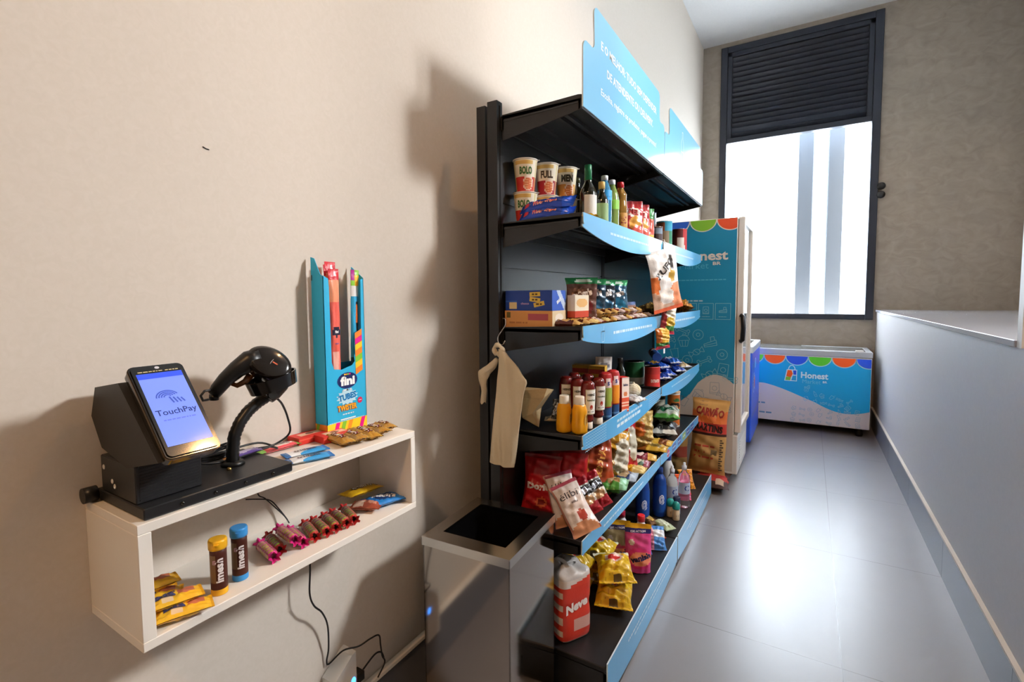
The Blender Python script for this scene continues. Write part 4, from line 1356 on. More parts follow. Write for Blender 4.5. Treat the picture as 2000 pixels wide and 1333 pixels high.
# bottles
OIL = mat('dark olive glass', '17180b', .08, trans=.25, coat=.5)
bottle('oil_bottle', 'dark olive oil bottle with green cap on the second shelf', 'bottle', -.762, 1.845, Z1,
       [(.030, 0), (.033, .004), (.033, .135), (.028, .152), (.0145, .178), (.013, .205)], None, OIL, [(.0145, .186), (.0145, .243), (.013, .246)], '1f7a4a', (.02, .125, .0335), 'e2e2dc', None, 85)
bottle('sauce_bottle', 'dark sauce bottle with light yellow cap behind the olive oil', 'bottle', -.728, 1.905, Z1,
       [(.024, 0), (.026, .003), (.026, .115), (.012, .145), (.011, .160)], None, OIL, [(.0135, .158), (.0135, .186), (.012, .188)], 'd8b86a', (.03, .10, .0265), '8fb07a', None, 60)
PET = [(.027, 0), (.030, .006), (.029, .02), (.030, .115), (.0305, .14), (.024, .175), (.013, .205), (.0125, .212)]
PCAP = [(.0145, .208), (.0145, .226), (.013, .228)]
def glassy(nm, c): return mat(nm, c, .12, trans=.55, ior=1.33)
bottle('vinegar_bottle', 'clear blue bottle with white cap on the second shelf', 'bottle', -.742, 1.975, Z1, PET, None, glassy('blue tinted plastic', '5aaee0'), PCAP, 'e9eef2', (.125, .165, .0295), '2f9be0', None, 45)
bottle('vinegar_bottle', 'clear green bottle with white cap on the second shelf', 'bottle', -.742, 2.065, Z1, PET, None, glassy('green tinted plastic', 'a8c46a'), PCAP, 'e9eef2', (.10, .14, .0305), '7fb83a', None, 45)
bottle('vinegar_bottle', 'amber bottle with red cap and round red logo on the second shelf', 'bottle', -.742, 2.175, Z1,
       [(.028, 0), (.031, .005), (.031, .125), (.027, .16), (.028, .185), (.014, .21), (.013, .218)], None, glassy('amber tinted plastic', 'b98a3a'), [(.0155, .214), (.0155, .238), (.014, .24)], 'c4262c', (.03, .10, .0315), 'b8863a', ('S', .05, '7a1f1f', .03), 50)
bottle('oil_bottle', 'tall dark bottle half hidden behind the green capped olive oil', 'bottle', -.835, 1.905, Z1, [(.030, 0), (.032, .004), (.032, .14), (.012, .18), (.011, .20)], None, OIL, [(.013, .195), (.013, .215), (.011, .217)], '3a3a20', None)
b = Bag(.075, .10, .025, P('c9a01e', ('r', 0, 1, .7, 1, 'd8c46a'), ('e', .4, .4, .3, .2, '8aa02a')), nu=16, nv=18, wr=.4, seed=14)
o = b.make('seasoning_packet', FOIL); lay(o, -.712, 1.725, Z1, .025, 25); tag(o, 'yellow foil seasoning packet lying at the front edge before the olive oil', 'packet')
# sauce pouches
def sauce(seed): return Bag(.115, .185, .045, P('a82a2c', ('e', .55, .70, .30, .13, 'e8dcd6'), ('e', .62, .40, .3, .2, 'd8a04a'), ('e', .7, .22, .25, .14, 'd0584a'), ('b', 0, .1, '3f6a2c'), ('b', .94, 1, '8a1f22')), nu=18, nv=26, pouch=True, wr=.2, seed=seed)
b = sauce(15); b.text('MEL', .032, 'a82a2c', .05, .20, -12, fit=.05, bold=.06)
o = b.make('sauce_pouch', FILM); stand(o, -.742, 2.35, Z1, .185, 38, 4)
tag(o, 'nearest dark red tomato sauce pouch beside the red capped bottle', 'sauce pouch', 'tomato sauce pouches')
o2 = o.copy(); COL.objects.link(o2); o2['label'] = 'second dark red tomato sauce pouch, before the green and red one'; stand(o2, -.738, 2.455, Z1, .185, 44, 2)
b = Bag(.10, .18, .045, P('c85a4a', ('b', .68, 1, '3f8a4a'), ('e', .5, .78, .25, .08, 'd6e4d0'), ('b', .12, .22, 'e0b040'), ('b', 0, .12, 'd8873a')), nu=18, nv=26, pouch=True, wr=.15, seed=17)
o = b.make('sauce_pouch', FILM); stand(o, -.738, 2.56, Z1, .18, 42, 2); tag(o, 'green topped red pouch between the tomato sauce pouches and the tins', 'sauce pouch')
def can(name, label, cat, x, y, z, r, h, paint, rz=40, txt=None, lid=True, group=None):
    t = thing(name, label, cat, (x, y, z), rz, group)
    mb = MB()
    mb.lathe([(r * .96, 0), (r, .003), (r, .006), (r * .985, .008), (r * .985, h - .008), (r, h - .006), (r, h - .002)], paint, n=32, sub=3)
    if txt: mb.text(txt[0], txt[1], cm(r), txt[2], 0, txt[4] * h, fit=txt[3], bold=.05, rot=txt[5] if len(txt) > 5 else 0)
    mb.build('can_body', CARD, t)
    mb = MB(); mb.lathe([(r, h - .002), (r + .0005, h), (r * .93, h), (r * .92, h - .003), (r * .3, h - .003)], 'c8ccd0', n=32)
    mb.build('can_lid', STEELRIM, t)
    return t
can('food_tin', 'dark tin beside the big teal and green tin on the second shelf', 'tin', -.74, 2.78, Z1, .034, .11, P('4a3a3a', ('b', .6, .9, '7a8a9a')))
can('food_tin', 'large teal and green tin on the second shelf in the far bay', 'tin', -.745, 2.975, Z1, .046, .165, P('2f7a5a', ('b', .72, 1, '3a9ab8'), ('r', .2, .52, .1, .7, '8a7a62'), ('r', .25, .45, .72, .88, '8a4a2a')))
can('chip_canister', 'red and dark brown canister with white dots on the second shelf', 'canister', -.745, 3.37, Z1, .048, .165, P('5a2422', ('r', .5, .8, 0, 1, 'b83a3c'), ('e', .45, .3, .12, .25, 'd8d0c8')))
can('food_tin', 'small tin behind the teal one in the far bay of the second shelf', 'tin', -.80, 3.15, Z1, .036, .12, P('7a5a4a', ('b', .3, .7, 'c9c0b0')))

# ---------- third shelf: cartons, pegged candy bags, bars
mb = Bx(.200, .115, .064, 'c98a4a', {'f': P('cc8e4c', ('r', .5, .92, .45, .85, 'a84a52'), ('r', .04, .14, .6, .92, '6a5a2a')), 'r': P('e6d0a8', ('e', .5, .55, .3, .3, 'f4e8d8'))})
words(mb, fm(.115), -.08, .0, .02, .006, 'a86a34', 2)
o = mb.build('bar_carton', CARD); put(o, (-.883, 1.626, Z2)); tag(o, 'orange brown carton under the blue one at the near end of the third shelf', 'carton')
mb = Bx(.196, .112, .074, '223f8e', {'f': P('223f8e', ('r', .08, .26, .1, .42, 'd8c08a'), ('r', 0, .26, .42, .5, '2f5ab0')), 'r': P('3a62c0', ('d', .9, 1.2, .6, 'c8d8f0')), 't': '1d387e'})
for x, z, r_ in ((.028, .060, 2), (.045, .024, 12), (.028, .040, -8)):
    cs, sn = cos(radians(r_)), sin(radians(r_))
    pts = [(x + (a * cs - b_ * sn), z + (a * sn + b_ * cs)) for a, b_ in ((-.022, -.008), (.022, -.008), (.022, .008), (-.022, .008))]
    mb.poly(pts, fm(.112), 'd8b84a'); words(mb, fm(.112, .0012), x - .012, x + .012, z, .006, '5a4218', int(x * 1000))
mb.text('choco', .012, fm(.112), 'd9a6c0', -.014, .026, fit=.034)
mb.text('BIS', .016, rm(.196), 'f0f4fa', 0, .036, 25, fit=.04, bold=.05)
o = mb.build('snack_carton', CARD); put(o, (-.883, 1.627, Z2 + .0645)); tag(o, 'blue snack carton with yellow bars printed on it, on top of the orange carton', 'carton')
mb = Bx(.034, .10, .085, 'e4d6ba', {'r': P('e8dcc4', ('b', 0, .3, 'c2452a'), ('e', .5, .65, .4, .2, 'e0b070')), 'f': P('e8dcc4', ('b', 0, .3, 'c2452a'))})
o = mb.build('cereal_carton', CARD); put(o, (-.760, 1.745, Z2 + .0355), rz=-8)
tag(o, 'small cream and red carton standing on chocolate bars beside the blue carton', 'carton')
CB = [(-.77, 1.80, 'e', '7a2a2c', '6b4a40', 'nearest green topped candy bag, brown and silver, beside the blue carton'), (-.79, 1.96, 'e', '2a5a78', '223a4c', 'dark teal candy bag second from the near end of the third shelf'),
      (-.79, 2.09, 'e', '2a5a78', '2a3038', 'dark candy bag in the middle of the four green topped ones'), (-.765, 2.19, 'e', '1f6a8a', '2a5068', 'farthest green topped candy bag with bright blue body')]
for k, (x, y, _, c1, c2, l) in enumerate(CB):
    b = Bag(.13, .185, .03, P(c2, ('b', .84, 1, '2c8a52'), ('e', .55, .92, .3, .04, 'd8ead8'), ('e', .55, .35, .34, .18, c1), ('b', 0, .12, 'a89a90')), nu=18, nv=28, seal=.05, wr=.35, seed=20 + k)
    b.text("m&m's", .034, 'f0e6e0', .02, .13, 12, fit=.085, bold=.07)
    o = b.make('candy_bag', FOIL); stand(o, x, y, Z2 + .006, .185, 24 + 5 * k, 8)
    tag(o, l, 'candy bag')
# bars lying with their ends to the front
b = Bag(.042, .135, .030, P('5a2a1c', ('b', .75, .93, 'd8b06a'), ('e', .5, .5, .3, .25, 'c89a4a'), ('b', 0, .08, '4a2014')), nu=12, nv=20, wr=.3, seed=25, seal=.07)
barA = b.make('chocolate_bar', FOIL)
b = Bag(.042, .135, .030, P('b06a2a', ('b', .7, .95, 'e9d08a'), ('e', .5, .4, .3, .2, 'e8c070')), nu=12, nv=20, wr=.3, seed=26, seal=.07)
barB = b.make('chocolate_bar', FOIL)
b = Bag(.042, .135, .030, P('8a1f24', ('b', .75, .95, 'd8c6c0'), ('e', .5, .5, .3, .25, 'e8d8cc')), nu=12, nv=20, wr=.3, seed=27, seal=.07)
barC = b.make('chocolate_bar', FOIL)
b = Bag(.042, .135, .030, P('e6d6d0', ('e', .5, .45, .35, .22, 'c05a5a'), ('b', .9, 1, 'c8b8b4')), nu=12, nv=20, wr=.3, seed=28, seal=.07)
barD = b.make('chocolate_bar', FOIL)
seqs = 'AABCBADDACDDAD'
srcs = {'A': barA, 'B': barB, 'C': barC, 'D': barD}
nmz = {'A': 'dark brown', 'B': 'orange gold', 'C': 'deep red', 'D': 'white and pink'}
used = {}
ordn = ['nearest', 'second', 'third', 'fourth', 'fifth', 'sixth', 'seventh']
y = 1.60
for k, s_ in enumerate(seqs):
    yy = 1.605 + k * .068
    used[s_] = used.get(s_, 0) + 1
    l = f'{nmz[s_]} chocolate bar, {ordn[used[s_] - 1]} of its colour along the third shelf edge'
    loc = (-.738 + .006 * ((k * 7) % 3 - 1), yy, Z2 + .0165)
    if used[s_] == 1: put(srcs[s_], loc, rz=-90 + (k * 5) % 9 - 4); tag(srcs[s_], l, 'chocolate bar', 'chocolate bars along the third shelf edge')
    else: dup(srcs[s_], loc, -90 + (k * 5) % 9 - 4, l)
for k in range(7):
    yy = 1.86 + k * .085
    s_ = 'AAACADA'[k]
    dup(srcs[s_], (-.756, yy, Z2 + .046), -90 + (k * 7) % 11 - 5, f'{nmz[s_]} chocolate bar of the upper layer, ' + ('below the candy bags, nearest', 'second of the upper layer', 'third of the upper layer', 'fourth of the upper layer', 'fifth of the upper layer', 'sixth of the upper layer', 'farthest of the upper layer')[k])
mb = Bx(.22, .14, .045, 'c49a4a', {'f': P('c49a4a', ('b', .5, .8, '7a4a2a'))})
o = mb.build('snack_carton', CARD); put(o, (-.86, 2.48, Z2), rz=90); tag(o, 'flat gold carton lying at the back of the third shelf near the middle post', 'carton')
mb = Bx(.20, .13, .04, '28407c', {'f': P('28407c', ('b', .3, .6, '7a4a3a'))})
o = mb.build('snack_carton', CARD); put(o, (-.86, 2.48, Z2 + .046), rz=88); tag(o, 'flat dark blue carton lying on the gold one', 'carton')
b = Bag(.13, .2, .07, P('b07a2a', ('n', .3, '7a4a1a'), ('b', .85, 1, '3a2018')), nu=20, nv=26, wr=.4, seed=30)
o = b.make('snack_bag', FOIL); lay(o, -.745, 3.42, Z2, .07, 35, ry=12); tag(o, 'crinkled gold snack bag at the far end of the third shelf', 'snack bag')
b = Bag(.13, .2, .06, P('8a6a3a', ('n', .3, 'c9a04a')), nu=16, nv=22, wr=.4, seed=31)
o = b.make('snack_bag', FOIL); lay(o, -.80, 3.0, Z2, .06, 70); tag(o, 'dull gold snack bag behind the hanging strip on the third shelf', 'snack bag')

# ---------- hanging clip strip with bags
mb = MB()
mb.b2(-.652, -.6505, 2.615, 2.645, Z2 - .19, Z1 - .0)
mb.tube([(-.652, 2.63, Z1 + .0), (-.66, 2.63, Z1 + .022), (-.672, 2.63, Z1 + .018)], .003)
for zz in (.12, .30, .42): mb.tube([(-.651, 2.63, Z1 - zz), (-.640, 2.63, Z1 - zz - .004), (-.634, 2.63, Z1 - zz + .004)], .0025)
t = mb.build('clip_strip', mat('white strip plastic', 'f0ecea', .4)); tag(t, 'white plastic clip strip hanging between the two bays', 'clip strip')
def hangbag(l, y, z, w, h, paint, rz, roll, label, seed, x=-.615, txt=None):
    b = Bag(w, h, .035, paint, nu=20, nv=32, seal=.05, wr=.35, seed=seed)
    if txt: txt(b)
    o = b.make('hanging_snack_bag', FILM); stand(o, x, y, z, h, rz, -3, roll); tag(o, label, 'snack bag')
    return o
hangbag(0, 2.50, Z2 + .022, .185, .305, P('e6e2de', ('e', .1, .45, .14, .16, 'd8743a'), ('b', .06, .13, '2a2624'), ('w', .36, .06, .8, 'd9b49a'), ('e', .85, .25, .3, .2, 'dc8a62'), ('e', .45, .25, .25, .13, 'ece2d8'), ('e', .72, .58, .1, .12, 'caa04a'), ('b', 0, .06, 'd8603a'), ('r', .72, .78, .66, .9, '3a3430')), 55, 13, 'white and orange snack bag hanging highest on the clip strip', 33, -.60,
        lambda b: (b.text('RUFO', .045, '3a3634', .0, .2, 35, fit=.14, bold=.03)))
hangbag(0, 2.555, Z2 - .085, .10, .14, P('e0d8c0', ('e', .5, .35, .4, .3, 'c8a02a'), ('b', 0, .12, 'd03a50'), ('b', .12, .3, '3a7a3a'), ('r', 0, .25, 0, 1, '9a2a2a')), 55, -4, 'yellow and green snack bag hanging below the white one', 34, -.622)
hangbag(0, 2.53, Z2 - .16, .09, .11, P('d8a83a', ('b', 0, .16, 'd03a50'), ('b', .16, .3, '3a7a3a'), ('r', 0, .3, .3, 1, 'c8702a')), 55, 6, 'lowest snack bag with pink bottom edge on the clip strip', 35, -.632)

# ---------- metal hook with folded cream carrier bags at the near post
mb = MB()
mb.tube(smooth_path([(-.962, 1.520, 1.372), (-.948, 1.515, 1.370), (-.945, 1.512, 1.350), (-.958, 1.510, 1.33), (-.975, 1.508, 1.305), (-.972, 1.506, 1.283), (-.955, 1.505, 1.276), (-.943, 1.505, 1.292)]), .0022, n=8)
tag(mb.build('wire_hook', WIREMAT), 'S shaped wire hook on the near post holding the cream bag', 'hook')
t = thing('carrier_bag', 'long folded cream plastic carrier bag hanging from the wire hook', 'carrier bag', (-.96, 1.50, .83))
og = t.location
def hb(u, v):
    # v 0 bottom .. 1 top
    z = .838 + (1.262 - .838) * v
    lb, rb = (-1.020, -.915)
    k = [(0, -1.004, -.900), (.30, -.990, -.882), (.62, -.976, -.858), (.74, -.972, -.842), (.84, -.966, -.880), (1.0, -.962, -.944)]
    for i in range(len(k) - 1):
        if k[i][0] <= v <= k[i + 1][0]:
            q = (v - k[i][0]) / (k[i + 1][0] - k[i][0])
            a = k[i][1] + (k[i + 1][1] - k[i][1]) * q; b_ = k[i][2] + (k[i + 1][2] - k[i][2]) * q
            break
    g = 2 * pi * u
    th = .018 * (1 - .4 * v) + .004 * sin(v * 8)
    x = (a + b_) / 2 + (b_ - a) / 2 * cos(g)
    y = 1.492 + th * sin(g) * (1 + .15 * sin(x * 160 + v * 5)) + .004 * sin(x * 90)
    return (x, y, z + (.006 * cos(g * .5) if v == 0 else 0))
mb = MB(); mb.grid(hb, 48, 40, wrap=True)
mb.add([hb(i / 48, 0) for i in range(48)], [tuple(reversed(range(48)))], 'ffffff')
mb.build('folded_body', CREAM, t, og)
mb = MB()
mb.tube(smooth_path([(-.972, 1.490, 1.238), (-.980, 1.488, 1.262), (-.966, 1.488, 1.276), (-.948, 1.490, 1.264), (-.944, 1.492, 1.244), (-.955, 1.488, 1.236), (-.966, 1.484, 1.25)]), [.006 + .004 * sin(i * .4) ** 2 for i in range(37)], n=10)
mb.build('knot', CREAM, t, og)
def flap(u, v):
    pts = [(-.972, 1.225), (-.998, 1.195), (-1.030, 1.170), (-1.036, 1.145), (-1.030, 1.10), (-1.036, 1.055)]
    i = min(4, int(v * 5)); q = v * 5 - i
    x = pts[i][0] * (1 - q) + pts[i + 1][0] * q; z = pts[i][1] * (1 - q) + pts[i + 1][1] * q
    w = .010 + .016 * sin(pi * min(1, v * 1.4))
    g = 2 * pi * u
    return (x + w * cos(g), 1.494 + .012 * sin(g), z + .004 * sin(g * 3 + v * 9))
mb = MB(); mb.grid(flap, 20, 24, wrap=True); mb.build('loose_flap', CREAM, t, og)
# crumpled cream bag behind it on the fourth shelf
t = thing('carrier_bag', 'crumpled cream carrier bag sticking out behind the hanging one above the fourth shelf', 'carrier bag', (-.86, 1.59, Z3))
og = t.location
mb = MB()
A_ = [(-.915, 1.565, 1.100), (-.915, 1.615, 1.105), (-.806, 1.570, 1.118), (-.798, 1.610, 1.108), (-.910, 1.555, 1.075), (-.812, 1.556, 1.085), (-.862, 1.560, 1.020), (-.905, 1.56, 1.0), (-.848, 1.585, .965), (-.925, 1.60, .985), (-.86, 1.63, 1.03), (-.92, 1.63, 1.07)]
fs = [(0, 2, 3, 1), (0, 4, 5, 2), (4, 7, 6, 5), (7, 8, 6), (7, 9, 8), (9, 10, 8), (8, 10, 6), (10, 5, 6), (10, 3, 5), (2, 5, 3), (11, 1, 3, 10), (9, 11, 10), (0, 1, 11, 4), (4, 11, 9, 7)]
mb.add(A_, fs, 'ffffff')
mb.build('crumpled_body', mat('tan crumpled plastic', 'ad9770', .45, bump=(25, .6, .01)), t, og)
b = Bag(.05, .075, .03, P('b8bcc4', ('n', .3, '8a8e98')), nu=14, nv=14, wr=.5, seed=40)
o = b.make('foil_scrap', mat('crumpled silver foil', 'b8bcc2', .2, metal=.9, bump=(60, .6, .01))); stand(o, -.800, 1.64, .985, .075, 20, 10)
o.parent = t; o.matrix_world = Matrix.Translation((-.805, 1.66, .99)) @ Matrix.Rotation(radians(75), 4, 'X')
o.matrix_parent_inverse = Matrix.Translation(-og); o.matrix_basis = Matrix.Translation((-.810, 1.668, 1.02)) @ Matrix.Rotation(radians(75), 4, 'X')
b = Bag(.04, .14, .02, P('b59a68'), nu=10, nv=18, wr=.4, seed=41)
o = b.make('loose_tail', CREAM); o.parent = t; o.matrix_parent_inverse = Matrix.Translation(-og)
o.matrix_basis = Matrix.Translation((-.800, 1.69, Z3 + .030)) @ Matrix.Rotation(radians(10), 4, 'X') @ Matrix.Rotation(radians(-70), 4, 'Z')

# ---------- fourth shelf: sauces
def mustard(label, x, y, rz):
    t = thing('mustard_bottle', label, 'bottle', (x, y, Z3), rz, 'mustard bottles')
    mb = MB(); mb.lathe([(.020, 0), (.0255, .004), (.0265, .03), (.0245, .06), (.0245, .085), (.020, .103), (.0165, .108)], 'e8a012', n=28, sq=3, sub=3)
    mb.build('bottle_body', PLAST, t)
    mb = MB(); mb.lathe([(.018, .107), (.0185, .110), (.0178, .134), (.0165, .1365)], 'eee6d4', n=24); mb.build('cap', PLAST, t)
    mb = MB(); m = cm(.0262, .0015)
    mb.disc(.014, .050, .012, .026, m, 'ddb45a'); mb.text('HEINZ', .012, cm(.0262, .002), '4a3418', .014, .052, 90, fit=.036, bold=.03)
    mb.build('label', CARD, t)
mustard('yellow mustard bottle on the left at the near end of the fourth shelf', -.762, 1.622, 60)
mustard('yellow mustard bottle on the right, nearest the blue shelf sign', -.705, 1.632, 60)
def ketchup(label, x, y, rz):
    t = thing('ketchup_bottle', label, 'bottle', (x, y, Z3), rz, 'upside down ketchup bottles')
    mb = MB(); mb.lathe([(.0185, 0), (.019, .003), (.0185, .024), (.016, .026)], 'ece4d6', n=24); mb.build('cap', PLAST, t)
    mb = MB(); mb.lathe([(.017, .025), (.024, .036), (.021, .050), (.0255, .075), (.028, .12), (.0275, .15), (.0235, .172), (.017, .180), (.010, .182)], '6e1c16', n=28, sub=3)
    mb.build('bottle_body', mat('ketchup red brown plastic', '6a1a14', .18, coat=.4), t)
    mb = MB()
    rr = lambda z_: .0255 + (.0282 - .0255) * max(0, min(1, (z_ - .07) / .05))
    m = cm(rr, .0009); m1 = cm(rr, .0014); m2 = cm(rr, .0018)
    out = [(-.020, .060), (.020, .060), (.020, .080), (.023, .085), (.023, .125), (.016, .135), (.016, .152), (-.016, .152), (-.016, .135), (-.023, .125), (-.023, .085), (-.020, .080)]
    mb.grid(lambda u, v: m((u - .5) * .046, .058 + .094 * v), 10, 4, 'd9d6b8')
    mb.grid(lambda u, v: m1((u - .5) * .040, .061 + .088 * v), 10, 4, 'eeeee6')
    mb.text('HEINZ', .011, m2, '2a2e28', 0, .132, fit=.032, bold=.04); mb.text('ketchup', .010, m2, '3a5a3a', 0, .112, fit=.034, bold=.02)
    mb.disc(0, .085, .006, .009, m2, 'b03a2a', 12); words(mb, m2, -.014, .016, .068, .003, '3a4a3a', 3)
    mb.build('label', CARD, t)
ketchup('upside down ketchup bottle beside the right mustard bottle', -.706, 1.712, 52)
ketchup('upside down ketchup bottle between the other one and the red tall bottles', -.698, 1.796, 52)
ketchup('upside down ketchup bottle at the back left, behind the left mustard', -.825, 1.775, 30)
ketchup('upside down ketchup bottle at the back, between two others', -.768, 1.755, 35)
ketchup('upside down ketchup bottle farther back on the left with a dusty base', -.835, 1.875, 35)
ketchup('upside down ketchup bottle farther back beside the red tall bottles', -.772, 1.868, 35)
def sauceb(label, x, y, c2, rz):
    t = thing('sauce_bottle', label, 'bottle', (x, y, Z3), rz, 'red bottles with blue feet')
    mb = MB()
    pt = P('a8282a', ('b', 0, .26, '2a4f80'), ('b', .08, .10, '5a8ab8'), ('e', .5, .55, .16, .25, c2), ('e', .5, .78, .15, .06, 'e8d8d4'))
    mb.lathe([(.026, 0), (.027, .004), (.027, .05), (.0285, .055), (.028, .17), (.024, .186), (.014, .192)], pt, n=32, sub=6)
    mb.text('S', .02, cm(.0285), '2a3f8a', 0, .148, bold=.05)
    mb.build('bottle_body', PLAST, t)
sauceb('tall red bottle with blue foot beside the ketchup, green and white label', -.700, 1.880, '9ab04a', 50)
sauceb('tall red bottle with blue foot and orange label next to the red carton', -.694, 1.955, 'e8962a', 50)
mb = Bx(.042, .042, .150, 'c02a22', {'f': P('c02a22', ('b', 0, .12, 'a82018')), 'r': P('e9d9cc', ('b', 0, .42, 'd8583a'), ('b', .06, .10, 'f0c8b0'), ('b', .16, .20, 'f0c8b0'), ('b', .26, .30, 'f0c8b0'), ('e', .5, .52, .25, .07, 'd07a4a'), ('b', .95, 1, 'c8c0b8'))})
mb.text('leite', .016, rm(.042), '4a4a6a', 0, .118, fit=.026, bold=.03)
o = mb.build('cream_carton', CARD); put(o, (-.684, 2.045, Z3), rz=-28); tag(o, 'narrow red and white carton on the fourth shelf beside the tall red bottles', 'carton')
# boxes and tins at the back
mb = Bx(.10, .06, .13, '8a3a2a', {'f': P('8a3a2a', ('b', .7, 1, 'a8752a'))})
o = mb.build('tea_carton', CARD); put(o, (-.875, 2.12, Z3), rz=10); tag(o, 'brown carton behind the ketchup bottles holding up the yellow boxes', 'carton')
mb = Bx(.075, .05, .05, 'c49a2a', {'f': P('c49a2a', ('b', .3, .7, 'a8402a')), 't': 'b8862a'})
o = mb.build('spice_box', CARD); put(o, (-.905, 2.12, Z3 + .1305), rz=5); tag(o, 'left small yellow box on top of the brown carton', 'box', 'small yellow boxes')
dup(o, (-.825, 2.12, Z3 + .1305), 8, 'right small yellow box on top of the brown carton')
mb = Bx(.09, .05, .13, '7a2420')
o = mb.build('tea_carton', CARD); put(o, (-.775, 2.10, Z3), rz=10); tag(o, 'dark red carton standing under the right yellow box', 'carton')
b = Bag(.08, .15, .03, P('e0dcd8', ('b', .1, .5, 'b83a34'), ('e', .5, .7, .35, .1, '8a8a90')), nu=14, nv=20, pouch=True, wr=.2, seed=43)
o = b.make('sugar_pouch', FILM); stand(o, -.84, 2.24, Z3 + .055, .15, 30, 5); tag(o, 'white and red pouch sticking up behind the yellow boxes', 'pouch')
mb = Bx(.1, .08, .054, '6a3a2a'); o = mb.build('tea_carton', CARD); put(o, (-.84, 2.24, Z3), rz=4); tag(o, 'low brown carton under the white and red pouch', 'carton')
bottle('sauce_bottle', 'dark slim sauce bottle beside the white and red pouch', 'bottle', -.80, 2.36, Z3, [(.024, 0), (.026, .004), (.026, .12), (.013, .15), (.012, .17)], None, OIL, [(.0135, .165), (.0135, .19), (.012, .192)], '1a1a1a', None)
can('milk_tin', 'large dark green tin at the back of the fourth shelf', 'tin', -.835, 2.70, Z3, .056, .135, P('1f5a34', ('b', .18, .22, 'c8c8b8')))
can('food_tin', 'smaller tin behind the onion net with dark band', 'tin', -.83, 2.82, Z3, .045, .10, P('5a5e66', ('b', .5, .9, 'd8d4cc')))
can('food_tin', 'bright red tin beside the onion net', 'tin', -.728, 2.685, Z3, .042, .115, P('c43630', ('b', .62, .7, 'e8d8cc'), ('b', .7, .95, 'b0302c')), 40, ('EXTRATO', .022, 'f0dcd0', .05, .32))
t = thing('onion_net', 'net bag of pale onions lying behind the narrow red carton', 'onions', (-.74, 2.33, Z3))
og = t.location
for (x, y, r_) in ((-.775, 2.30, .034), (-.735, 2.375, .036), (-.79, 2.38, .032)):
    mb = MB(); mb.grid(lambda u, v: (x + r_ * cos(2 * pi * u) * sin(pi * v), y + r_ * sin(2 * pi * u) * sin(pi * v), Z3 + r_ * .9 - r_ * .9 * cos(pi * v) + (.010 if v > .95 else 0)), 20, 14, lambda u, v: 'd9ceb0' if int(u * 20) % 3 else 'c2b48e', wrap=True)
    mb.build('onion', PAPER, t, og)
mb = MB()
for k in range(9):
    pts = [(-.76 + (.062 * cos(a)) * 1.0, 2.35 + .085 * sin(a), Z3 + .012 + k * .007 - .0 * a) for a in [i / 24 * 2 * pi for i in range(25)]]
    sc_ = sqrt(max(.15, 1 - (k / 9.5) ** 2))
    mb.tube([(-.76 + (x + .76) * sc_, 2.35 + (y - 2.35) * sc_, z) for x, y, z in pts], .0009, n=4)
mb.build('netting', mat('white netting', 'e2e2da', .5), t, og)
b = Bag(.085, .12, .03, P('dfe3e4', ('n', .25, 'b8bcc4')), nu=16, nv=18, wr=.5, seed=45)
o = b.make('cheese_packet', FOIL); lay(o, -.695, 2.215, Z3, .03, 70); tag(o, 'shiny white packet lying at the front of the fourth shelf', 'packet')
# far bay: blue pasta and biscuit packs
CK = [(-.745, 2.88, 0, '1f3f9a', 'b08a3a', 75, 'blue pack beside the bright red tin, first of the blue pile'), (-.735, 3.02, 0, '2a52b8', 'd8dce8', 60, 'blue and silver pack in the front of the blue pile'), (-.79, 3.0, .042, '1d4aa8', 'b98f34', 85, 'large blue pack with gold field on top of the pile'),
      (-.735, 3.20, .0, '2646a0', 'c9d4ee', 80, 'crinkled blue pack in the middle of the far bay'), (-.76, 3.24, .044, '2f6ac8', 'dfe8f4', 70, 'bright blue foil pack lying over the middle ones'), (-.74, 3.40, .0, 'c9b892', 'e8dcc4', 75, 'cream biscuit roll at the far end of the fourth shelf'), (-.86, 3.42, .0, '24387c', 'c03a30', 85, 'navy pack behind the cream biscuit roll')]
for k, (x, y, dz, c1, c2, r, l) in enumerate(CK):
    b = Bag(.085, .19, .042, P(c1, ('e', .45, .55, .3, .2, c2), ('b', 0, .06, 'd0d8e8')), nu=18, nv=26, wr=.4, seed=50 + k)
    o = b.make('biscuit_pack', FOIL); lay(o, x, y, Z3 + dz, .042, r - 90 + 60); tag(o, l, 'biscuits')
mb = MB()
mb.lathe([(.028, 0), (.029, .004), (.029, .30), (.028, .304)], P('20407e', ('b', .72, 1, 'c04a2a'), ('b', .70, .72, 'e0d0c0')), n=24, sub=12)
o = mb.build('cracker_roll', CARD); o.matrix_world = Matrix.Translation((-.79, 3.22, Z3 + .118)) @ Matrix.Rotation(radians(-90), 4, 'X') @ Matrix.Rotation(0, 4, 'Z')
o.matrix_world = Matrix.Translation((-.85, 3.06, Z3 + .116)) @ Matrix.Rotation(radians(20), 4, 'Z') @ Matrix.Rotation(radians(-90), 4, 'X')
o.location.x = -.80; tag(o, 'long navy roll with orange red end lying on top of the blue pile', 'biscuits')

